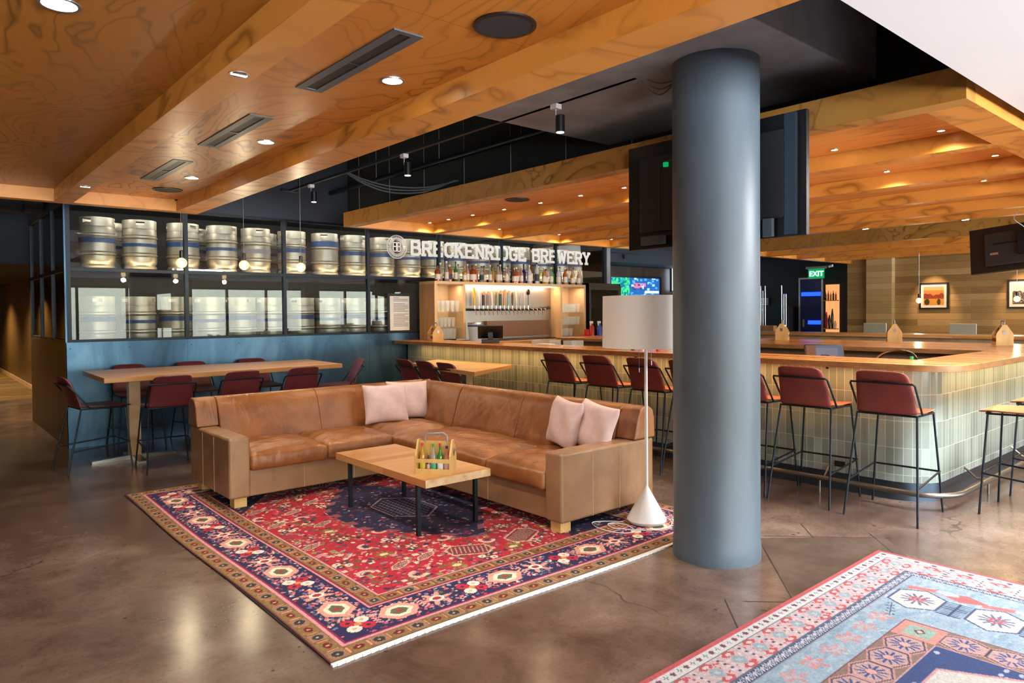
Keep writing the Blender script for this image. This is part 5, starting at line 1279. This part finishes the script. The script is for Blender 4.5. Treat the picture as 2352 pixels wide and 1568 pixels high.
for i, (x, y) in enumerate(BL):
    row = {5.40: 'front', 6.62: 'second', 7.84: 'third', 9.08: 'fourth'}[x]; k = len([1 for q in BL[:i] if q[0] == x]); tot = len([1 for q in BL if q[0] == x])
    downlight('canopy_light', 'tiny round downlight in the %s bay of the bar canopy, %s from the right' % (row, (ORD+['x'])[k].split(' from')[0].replace('leftmost', 'first')), x, y, ZP, .024, 'small downlights in the bar canopy', 'small_lamp_disc', 'brushed_steel')
for x, y, lb in ((9.99, 4.2, 'left'), (9.99, 3.0, 'right')): downlight('canopy_light', 'oval looking downlight on the rear canopy edge, %s one' % lb, x, y, ZB, .04, 'downlights on the rear canopy edge', 'lamp_disc', 'brushed_steel')
# glowing wash lamps of the canopy
# pendants over the long table
def pendant(x, y, zc, zb, label, grp):
    T = thing('pendant_lamp', label, 'lamp', (x, y, zb), grp)
    build(MB().tube([(x, y, zb+.13), (x, y, zc)], .0028, 6), 'cord', 'silver_trim', T, smooth=True)
    build(MB().lathe([(.02, .055), (.021, .06), (.021, .13), (.012, .135)], (x, y, zb), 20), 'socket', 'black_plastic', T, smooth=True)
    b = build(MB().sphere((x, y, zb), .055, 24, 16), 'bulb', 'bulb_glass', T, smooth=True)
    build(MB().sphere((x, y, zb+.0), .030, 16, 10, 1.25), 'glow_core', 'filament_soft' if 'filament_soft' in MATS else emit('filament_soft', 'ffe2b0', 9).name, b, smooth=True)
    return T
for (x, zc, lb) in ((2.24, ZP-.0, 'left of three over the long table, under the plywood'), (2.90, 4.0, 'middle of three over the long table'), (3.57, 4.0, 'right of three over the long table')):
    T = pendant(x, 8.0, zc, 2.055, 'bare globe bulb pendant, '+lb, 'globe pendants over the long table')
    if zc < 3: build(MB().cyl((x, 8.0, ZP-.012), .06, .012, 24), 'canopy', 'black_plastic', T)
for (x, y, lb) in ((15.0, 5.29, 'left of the framed orange picture'), (15.0, 3.69, 'in front of the framed dark picture')):
    pendant(x, y, ZB, 1.66, 'small far globe pendant hanging '+lb, 'far globe pendants'); 
# track light
T = thing('light_track', 'long black lighting track hung above the lounge edge', 'track', (3.6, 5.6, 3.0))
build(MB().box(3.585, 3.62, 2.95, 8.35, 3.0, 3.025), 'rail', 'black_steel', T); build(MB().box(3.50, 3.70, 8.33, 8.40, 3.0, 3.03), 'end_feed', 'black_steel', T)
for k in range(4): build(MB().box(3.598, 3.606, 3.0+k*1.7, 3.008+k*1.7, 3.02, 4.0), 'hanger', 'black_steel', T)
for i, (y, lb) in enumerate(((3.69, 'nearest'), (5.74, 'middle'), (7.76, 'farthest'))):
    T = thing('track_spotlight', '%s small black spotlight on the lighting track' % lb, 'spotlight', (3.6, y, 3.0), 'spotlights on the lighting track')
    build(MB().box(3.575, 3.63, y-.03, y+.03, 2.965, 3.0), 'adapter', 'white_enamel', T); build(MB().tube([(3.6, y, 2.965), (3.6, y, 2.90)], .006, 6), 'stem', 'silver_trim', T)
    build(MB().lathe([(.034, 0), (.034, .12), (.02, .125)], (3.625, y-.02, 2.80), 20), 'lamp_head', 'black_plastic', T, smooth=True); build(MB().cyl((3.625, y-.02, 2.797), .028, .003, 20), 'lens', 'bulb_glow', T)
# sprinkler pipe and cables
T = thing('ceiling_pipe', 'black ceiling pipe with elbow running along the bulkhead', 'pipe', (4.6, 6, 3.2))
build(MB().tube([(4.6, 3.95, 3.205), (4.6, 9.28, 3.205)], .032, 14), 'pipe_run', 'black_steel', T, smooth=True)
build(MB().cyl((4.6, 3.80, 3.205), .045, .05, 16, 'y').cyl((4.6, 3.88, 3.205), .04, .08, 16, 'y'), 'end_cap', 'black_steel', T, smooth=True)
build(MB().tube([(4.6, 3.93, 3.205), (4.56, 3.97, 3.24), (4.52, 4.02, 3.26), (4.50, 4.04, 3.33)], .016, 10), 'elbow', 'black_steel', T, smooth=True)
build(MB().lathe([(.006, 0), (.012, .03), (.004, .06)], (4.50, 4.04, 3.33), 12), 'sprinkler_head', 'cap_gold', T)
for y in (5.2, 6.6, 8.0): build(MB().tube([(4.6, y, 3.17), (4.6, y, 4.0)], .004, 6), 'hanger', 'silver_trim', T)
for pts, r, nm, lb in (([(3.62, 2.96, 3.03), (3.68, 2.92, 3.0), (3.72, 2.86, 2.97), (3.78, 2.80, 2.98), (3.80, 2.72, 2.99)], .007, 'cable_bundle', 'grey cable bundle looping from the track end to the column top'),
                   ([(3.6, 6.9, 3.02), (3.72, 6.75, 2.93), (3.95, 6.6, 2.86), (4.2, 6.3, 2.83), (4.35, 5.9, 2.86)], .014, 'sagging_cable', 'grey cable bundle sagging from the track onto the bar canopy')):
    T = thing(nm, lb, 'cable', pts[0])
    for k in range(3): build(MB().tube(spl([(p[0]+.02*k*math.sin(i), p[1]+.015*k, p[2]-.03*k*math.sin(PI*i/(len(pts)-1))) for i, p in enumerate(pts)]), r*.6, 6), 'strand', 'slot_grey', T, smooth=True)
# ---------------------------------------------------------------- televisions
T = thing('wall_television', 'large television seen from behind, mounted on the grey column', 'television', (4.10, 2.70, 1.95))
x0 = 4.06
build(MB().box(x0, x0+.035, 2.045, 3.40, 1.945, 2.69), 'screen_panel', 'black_plastic', T, bevel=.004)
build(MB().box(x0-.028, x0, 2.17, 3.28, 2.06, 2.60), 'rear_housing', 'tv_back' if 'tv_back' in MATS else varied('tv_back', '1c1d20', '26282b', 60, .45).name, T, bevel=.02, seg=3)
build(MB().tube([(x0-.029, 2.36, 2.10), (x0-.029, 2.36, 2.53), (x0-.029, 2.40, 2.57), (x0-.029, 2.60, 2.57)], .004, 6).tube([(x0-.029, 3.1, 2.12), (x0-.029, 3.1, 2.50), (x0-.029, 3.06, 2.54), (x0-.029, 2.9, 2.54)], .004, 6), 'moulding', 'slot_grey', T)
build(MB().box(x0-.03, x0, 2.10, 2.17, 1.955, 2.68), 'side_strip', 'toe_kick_metal', T, label='lighter glossy strip on the right edge')
build(MB().box(x0-.05, x0-.02, 2.24, 2.30, 1.95, 2.06).box(x0-.05, x0-.02, 3.05, 3.25, 1.97, 2.03), 'foot_bracket', 'slot_grey', T)
build(MB().box(3.95, 4.04, 2.5, 2.75, 2.2, 2.45), 'wall_mount', 'black_steel', T)
build(MB().box(x0-.05, x0-.028, 3.02, 3.05, 2.50, 2.53), 'plug', 'exit_green', T, label='bright green plug')
T = thing('hanging_television', 'tilted black television hanging by a pole at the right edge', 'television', (9.6, 2.4, 2.2))
tv = Matrix.Translation((9.62, 2.28, 2.20)) @ Matrix.Rotation(.22, 4, 'Y') @ Matrix.Rotation(-.10, 4, 'X')
build(MB().box(-.02, .03, -.55, .55, -.26, .28).xf(tv), 'screen_panel', 'black_plastic', T, bevel=.004)
build(MB().box(-.055, -.02, -.40, .40, -.2, .2).xf(tv), 'rear_housing', 'tv_back', T, bevel=.015); build(MB().box(-.058, -.052, .26, .34, -.07, -.045).xf(tv), 'logo_mark', 'silver_trim', T)
build(MB().box(-.075, -.055, -.02, .30, .05, .06).box(-.10, -.055, -.06, .06, -.1, .16).xf(tv), 'mount_arm', 'black_steel', T)
build(MB().tube([(9.54, 2.26, 2.28), (9.54, 2.26, 2.72)], .018, 10), 'pole', 'black_steel', T, smooth=True)
build(MB().tube(spl([(9.5, 2.32, 2.6), (9.46, 2.36, 2.5), (9.5, 2.27, 2.4), (9.52, 2.22, 2.28)]), .004, 6), 'cable', 'silver_trim', T)
# screen in the far room
T = thing('far_television', 'lit television showing greenery and blue, on the far dark wall', 'television', (14.6, 11.93, 1.9))
build(MB().box(13.45, 15.6, 11.93, 11.98, 1.2, 2.42), 'housing', 'black_plastic', T)
rgn = np.random.RandomState(4); im = np.zeros((60, 100, 3)); im[:] = C('2a6aa8'); im[36:] = C('1e4a80'); im[45:52, 45:70] = C('c05a70')
for _ in range(500):
    yy, xx = rgn.randint(0, 60), rgn.randint(0, 34); im[yy:yy+4, xx:xx+4] = C(['1e7a8a', '2c9a5a', '3ac06a', '125a6a'][rgn.randint(4)])
for _ in range(120):
    yy, xx = rgn.randint(0, 60), rgn.randint(34, 96); im[yy:yy+3, xx:xx+5] = C(['3a80c8', '1c3c70', '8ac0e8', '205090'][rgn.randint(4)])
im[38:41, 68:98] = C('e8f4ff')
paintgrid('display', 'screen_image', im, 13.55, 1.30, 15.5, 2.37, 11.925, T, 'xz')
T = thing('far_track_light', 'thin black track of three spotlights in the far room', 'track', (12, 10.9, 2.9))
build(MB().box(10.9, 13.4, 10.92, 10.95, 2.86, 2.88), 'rail', 'black_steel', T)
for x in (11.3, 12.1, 12.9): build(MB().cyl((x, 10.935, 2.74), .03, .1, 12), 'lamp_head', 'black_steel', T); 
T = thing('bright_window_strip', 'narrow bright blue window strip just left of the column', 'window', (14.1, 11, 2))
build(MB().box(15.98, 16.4, 11.86, 11.9, 2.06, 2.72), 'lit_pane', 'window_sky_glow', T); build(MB().box(15.95, 15.98, 11.86, 11.92, 2.02, 2.74), 'frame', 'slot_grey', T)
# ---------------------------------------------------------------- far side: drink rail, pictures, chairs, exit
T = thing('drink_rail_wall', 'low wood divider wall with a flat cap behind the bar', 'divider', (11.6, 3, 0))
build(MB().box(11.5, 11.62, -5.7, 7.4, 0, 1.07), 'panel', 'beige_wood', T); build(MB().box(11.4, 11.9, -5.7, 7.5, 1.07, 1.12), 'cap', 'table_top_wood', T, bevel=.004)
def framed(label, y0, y1, z0, z1, kind):
    T = thing('framed_picture', label, 'picture', (17.37, (y0+y1)/2, z0)); X = 17.37
    f = .035
    build(MB().box(X-.02, X+.029, y0, y1, z0, z0+f).box(X-.02, X+.029, y0, y1, z1-f, z1).box(X-.02, X+.029, y0, y0+f, z0+f, z1-f).box(X-.02, X+.029, y1-f, y1, z0+f, z1-f), 'frame', 'window_frame_black', T)
    build(MB().box(X, X+.029, y0+f, y1-f, z0+f, z1-f), 'mat_board', 'mat_board', T)
    H_, W_ = 60, 70; v, u = np.mgrid[0:H_, 0:W_]/np.array([H_-1, W_-1]).reshape(2, 1, 1); r_ = np.random.RandomState(2)
    im = np.zeros((H_, W_, 3)); rid = .58+.05*np.sin(u*9)+.03*np.sin(u*23)
    if kind == 0:
        im[:] = C('ef7a3c'); im[v > .8] = C('f39a70'); im[(v < rid) & (v > .3)] = C('7a3418'); im[v <= .35] = C('c98a34')
        for _ in range(160): a, b = r_.randint(18, 34), r_.randint(4, 64); im[a:a+1, b:b+1] = C(['3a1a14', 'a07050', '5a2a1c', 'a85a2a'][r_.randint(4)])
        for cx_, rr in ((.17, .13), (.75, .09)): im[((u-cx_)/rr)**2+((v-.17)/.17)**2 < 1] = C('3c3418')
    else:
        im[:] = C('cfc8c8'); im[v < rid+.1*u] = C('5a5250')
        for _ in range(300): a, b = r_.randint(2, 34), r_.randint(2, 66); im[a:a+2, b:b+3] = C(['2c2828', 'c8c0bc', '7a7270', '403a3a'][r_.randint(4)])
    im = im[:, ::-1]
    paintgrid('print', 'print_paper', im, y0+.09, z0+.09, y1-.09, z1-.09, X-.003, T, 'yz')
framed('black framed orange mountain picture on the plank wall', 5.53, 6.12, 1.49, 2.08, 0)
framed('black framed grey mountain picture cut by the right edge', 3.86, 4.44, 1.49, 2.09, 1)
for i, (y, lb) in enumerate(((6.0, 'left'), (4.45, 'right'))):
    T = thing('cafe_chair', 'pale grey metal chair showing only its back, %s one by the plank wall' % lb, 'chair', (14.6, y, 0), 'pale chairs by the plank wall'); X = 14.6
    build(MB().box(X+.10, X+.14, y-.22, y+.22, .98, 1.22), 'backrest', 'ash_blue_chair', T, bevel=.01); build(MB().box(X-.25, X+.14, y-.2, y+.2, .74, .77), 'seat', 'ash_blue_chair', T, bevel=.008)
    for dx in (-.22, .11):
        for dy in (-.18, .18): build(MB().tube([(X+dx, y+dy, .98 if dx > 0 else .75), (X+dx*1.1, y+dy*1.1, 0)], .012, 6), 'leg', 'silver_trim', T)
# exit sign
T = thing('exit_sign', 'green lit EXIT sign hanging over the dark doorway', 'sign', (17.6, 8.75, 2.35))
build(MB().box(17.60, 17.64, 8.42, 8.82, 2.30, 2.54), 'sign_panel', 'exit_green', T); build(MB().box(17.58, 17.66, 8.36, 8.88, 2.54, 2.60), 'housing', 'silver_trim', T); build(MB().tube([(17.62, 8.3, 2.58), (17.62, 8.2, 2.60)], .03, 8), 'lamp_head', 'white_enamel', T)
cu = bpy.data.curves.new('sign_text', 'FONT'); cu.body = 'EXIT'; cu.size = .18; cu.extrude = .004; cu.align_x = 'CENTER'; cu.offset = .006; cu.materials.append(MATS['exit_letters'])
tmp = bpy.data.objects.new('tmp', cu); me_ = bpy.data.meshes.new_from_object(tmp); bpy.data.objects.remove(tmp); me_.materials.clear(); me_.materials.append(MATS['exit_letters']); o = bpy.data.objects.new('sign_text', me_); COL.objects.link(o); o.parent = T; o.matrix_local = Matrix.Translation((-.012, -.145, .005)) @ Matrix(((0, 0, -1, 0), (-1, 0, 0, 0), (0, 1, 0, 0), (0, 0, 0, 1)))
build(MB().prism([(8.45, 2.40), (8.48, 2.43), (8.48, 2.37)], 17.59, 17.60, 'x'), 'arrow', 'exit_letters', T)
# tall dark cabinets with steel pipes
T = thing('draft_tower_rack', 'black rack with tall vertical steel pipes in the dark far room', 'rack', (17.9, 9.7, 0))
build(MB().box(17.6, 17.95, 9.35, 10.25, .0, 1.6), 'cabinet', 'black_plastic', T)
for y, zt in ((10.12, 2.15), (10.06, 2.02), (9.99, 2.15), (9.52, 2.15), (9.46, 1.92), (9.40, 1.92)): build(MB().tube([(17.55, y, .4), (17.55, y, zt)], .016, 10), 'pipe', 'chrome', T, smooth=True)
T = thing('far_shelf', 'warm lit shelf of bottles seen through the far doorway', 'shelf', (17.9, 8.36, 0))
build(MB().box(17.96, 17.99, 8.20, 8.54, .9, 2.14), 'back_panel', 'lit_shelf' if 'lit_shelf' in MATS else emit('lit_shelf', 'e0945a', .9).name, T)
for z in (1.0, 1.72): build(MB().box(17.80, 17.96, 8.20, 8.54, z, z+.02), 'shelf_board', 'pale_wood_side', T)
for k in range(5): single(bottle_mb(.022, .26 if k % 2 else .22, c=(17.88, 8.24+.065*k, 1.742)), 'shelf_bottle', ('amber_bottle', 'dark_bottle', 'golden_bottle')[k % 3], 'small bottle on the lit far shelf, seen through the doorway', 'bottle', (17.88, 8.24+.065*k, 1.742), 'bottles on the far shelf', smooth=True)
for k, (m_, hh) in enumerate((('red_plastic', .42), ('dark_bottle', .35), ('dark_bottle', .5), ('white_enamel', .2))): single(MB().lathe([(.03, 0), (.035, hh*.6), (.012, hh)], (17.88, 8.48-.075*k, 1.021), 12), 'shelf_jug', m_, ('tall red jug', 'short dark jug', 'tall dark jug', 'low white jug')[k]+' on the bottom of the lit far shelf', 'jug', (17.88, 8.48-.075*k, 1.021), smooth=True)
T = thing('wall_menu_board', 'small white printed board on the dark far wall beside the column', 'sign', (17.9, 10.3, 1.7))
build(MB().box(17.95, 17.985, 10.1, 10.42, 1.62, 1.85), 'board', 'black_plastic', T); tb = MB()
for k in range(5): tb.box(17.945, 17.95, 10.13, 10.40, 1.65+k*.04, 1.668+k*.04)
build(tb, 'printed_lines', 'white_paper', T)['kind'] = 'stuff'
build(MB().box(17.93, 17.985, 10.12, 10.44, 1.40, 1.43), 'lit_ledge', 'bulb_glow', T)
T = thing('far_booth', 'tan booth back just right of the column in the far room', 'booth', (14.5, 8.3, 0)); build(MB().box(14.4, 14.55, 8.0, 9.2, .0, 1.16), 'seat_back', 'pale_wood_side', T, bevel=.01); build(MB().box(14.55, 15.0, 8.0, 9.2, .0, .5), 'seat_base', 'pale_wood_side', T, bevel=.01)
# ---------------------------------------------------------------- light
world = bpy.data.worlds.new('sky'); sc.world = world; world.use_nodes = True; nt = world.node_tree; nt.nodes.clear()
N = lambda t: nt.nodes.new('ShaderNode'+t)
tc = N('TexCoord'); sp = N('SeparateXYZ'); nt.links.new(tc.outputs['Generated'], sp.inputs[0])
nz = N('TexNoise'); nz.inputs['Scale'].default_value = 34; nz.inputs['Detail'].default_value = 6; nt.links.new(tc.outputs['Generated'], nz.inputs[0])
ma = N('Math'); ma.operation = 'MULTIPLY_ADD'; nt.links.new(nz.outputs[0], ma.inputs[0]); ma.inputs[1].default_value = -.30; nt.links.new(sp.outputs[2], ma.inputs[2])
rp = N('ValToRGB'); nt.links.new(ma.outputs[0], rp.inputs[0]); e = rp.color_ramp.elements
e[0].position = 0; e[0].color = (.22, .24, .20, 1); e[1].position = .035; e[1].color = (.72, .82, .95, 1)
k = e.new(.012); k.color = (.40, .44, .40, 1); k = e.new(.5); k.color = (.42, .60, .95, 1)
# ground half below the horizon
rp2 = N('ValToRGB'); nt.links.new(sp.outputs[2], rp2.inputs[0]); f = rp2.color_ramp.elements; f[0].position = 0; f[0].color = (0, 0, 0, 1); f[1].position = .001; f[1].color = (1, 1, 1, 1)
gr = N('ValToRGB'); nm_ = N('Math'); nm_.operation = 'MULTIPLY_ADD'; nm_.inputs[1].default_value = -1; nm_.inputs[2].default_value = 0; nt.links.new(sp.outputs[2], nm_.inputs[0]); nt.links.new(nm_.outputs[0], gr.inputs[0]); g_ = gr.color_ramp.elements; g_[0].position = .03; g_[0].color = (.20, .21, .19, 1); g_[1].position = .11; g_[1].color = (1.0, 1.0, 1.0, 1)
mx = N('Mix'); mx.data_type = 'RGBA'; nt.links.new(rp2.outputs[0], mx.inputs[0]); nt.links.new(gr.outputs[0], mx.inputs[6]); nt.links.new(rp.outputs[0], mx.inputs[7])
bg = N('Background'); nt.links.new(mx.outputs[2], bg.inputs[0]); bg.inputs[1].default_value = WORLD = 26.0
wo = N('OutputWorld'); nt.links.new(bg.outputs[0], wo.inputs[0])
for i, (a, b) in enumerate(zip(pill, pill[1:])):
    o = lamp('window_portal', 'AREA', ((a+.35+b)/2, -6.05, (.35+HW)/2), 1, (1, 1, 1), b-a-.35, (PI/2, 0, 0), HW-.35); o.data.cycles.is_portal = True
for i, k in enumerate((-5.15, -.85, 3.45)):
    o = lamp('window_portal', 'AREA', (24.05, k+1.975, (.65+HW)/2), 1, (1, 1, 1), HW-.05, (0, PI/2, 0), 3.95); o.data.cycles.is_portal = True
# ceiling lamps
for x, y in ((1.96, 3.23), (1.96, 4.94), (1.955, 6.63), (.48, 3.26)): lamp('downlight_beam', 'SPOT', (x, y, 2.70), 60, SOFT, .05, angle=2.2)
for x, y in BL[::2]: lamp('canopy_beam', 'SPOT', (x, y, 2.70), 26, WARM, .03, angle=2.4)
for x, y in ((9.99, 4.2), (9.99, 3.0)): lamp('canopy_beam', 'SPOT', (x, y, 2.58), 30, WARM, .03, angle=2.4)
for y in (3.69, 5.74, 7.76): lamp('track_beam', 'SPOT', (3.625, y-.02, 2.79), 40, SOFT, .03, angle=1.2)
# under counter led, cabinet led
lamp('counter_led', 'AREA', (5.72, 5.4, 1.035), 15, (1.0, .52, .17), .02, (0, 0, 0), 7.0)
lamp('counter_led', 'AREA', (7.6, 1.85, 1.035), 10, (1.0, .66, .26), 3.0, (0, 0, 0), .02)
lamp('cabinet_led', 'AREA', (7.68, 8.93, 1.92), 6, (1.0, .72, .48), 2.0, (math.radians(18), 0, 0), .03)
lamp('cabinet_led', 'AREA', (6.35, 8.95, 1.93), 1.5, (1.0, .8, .6), .4, (0, 0, 0), .03); lamp('cabinet_led', 'AREA', (9.05, 8.95, 1.93), 2, (1.0, .8, .6), .4, (0, 0, 0), .03)
# keg room
lamp('keg_led', 'AREA', (5.9, 9.40, 2.062), 11, (1.0, .70, .36), 8.7, (PI-.5, 0, 0), .03)
lamp('keg_fill_light', 'AREA', (5.9, 9.40, 2.78), 42, (1.0, .90, .78), 8.6, (math.radians(28), 0, 0), .06)  # unseen fill lamp added in front, brightens the upper kegs
lamp('keg_fill_light', 'AREA', (5.9, 10.6, 2.90), 20, (1.0, .88, .74), 8.6, (0, 0, 0), .3)  # unseen fill lamp added under the keg room ceiling
lamp('keg_fill_light', 'AREA', (4.0, 9.42, 1.99), 24, (1.0, .88, .74), 5.0, (math.radians(35), 0, 0), .05)  # unseen fill lamp added to brighten the lower kegs
lamp('fridge_fill_light', 'AREA', (9.86, 8.95, 1.92), 5, (.9, 1.0, .96), .7, (0, 0, 0), .1)  # lamp added inside so the interior shows through the glass door
# pendants
for x in (2.24, 2.90, 3.57): lamp('pendant_glow', 'POINT', (x, 8.0, 1.98), 8, (1.0, .8, .5), .03)
for x, y in ((14.97, 5.29), (14.97, 3.69)): lamp('pendant_glow', 'POINT', (x, y, 1.58), 6, (1.0, .8, .5), .03)
# picture spots and plank wall wash
for y in (5.83, 4.15): lamp('picture_spot', 'SPOT', (16.75, y, 2.55), 55, (1.0, .62, .36), .03, (0, math.radians(-38), 0), angle=.95)
lamp('far_room_light', 'AREA', (14.5, 2.0, 2.55), 75, (1.0, .78, .52), 3.0, (0, 0, 0), 8.0)
lamp('far_room_light', 'AREA', (14.5, 10.0, 2.6), 14, (1.0, .8, .6), 2.0, (0, 0, 0), 1.0)
lamp('tray_glow', 'AREA', (5.46, .48, 2.60), 120, (1, 1, 1), 1.5, (0, 0, 0), .6)
# corridor
for y in (13.0, 17.0, 21.0): lamp('corridor_light', 'SPOT', (.9, y, 2.25), 160, (1.0, .75, .45), .05, angle=2.4)
# ---------------------------------------------------------------- view
vs = sc.view_settings; vs.view_transform = 'Standard'; vs.look = 'None'; vs.gamma = 1; vs.use_curve_mapping = False; vs.exposure = 0.75
sc.display_settings.display_device = 'sRGB'
cy = sc.cycles; cy.use_denoising = True; cy.max_bounces = 6; cy.diffuse_bounces = 3; cy.glossy_bounces = 3; cy.transparent_max_bounces = 24; cy.use_adaptive_sampling = False; cy.transmission_bounces = 6
cy.sample_clamp_indirect = 3.0; cy.caustics_reflective = False; cy.caustics_refractive = False; cy.blur_glossy = .5
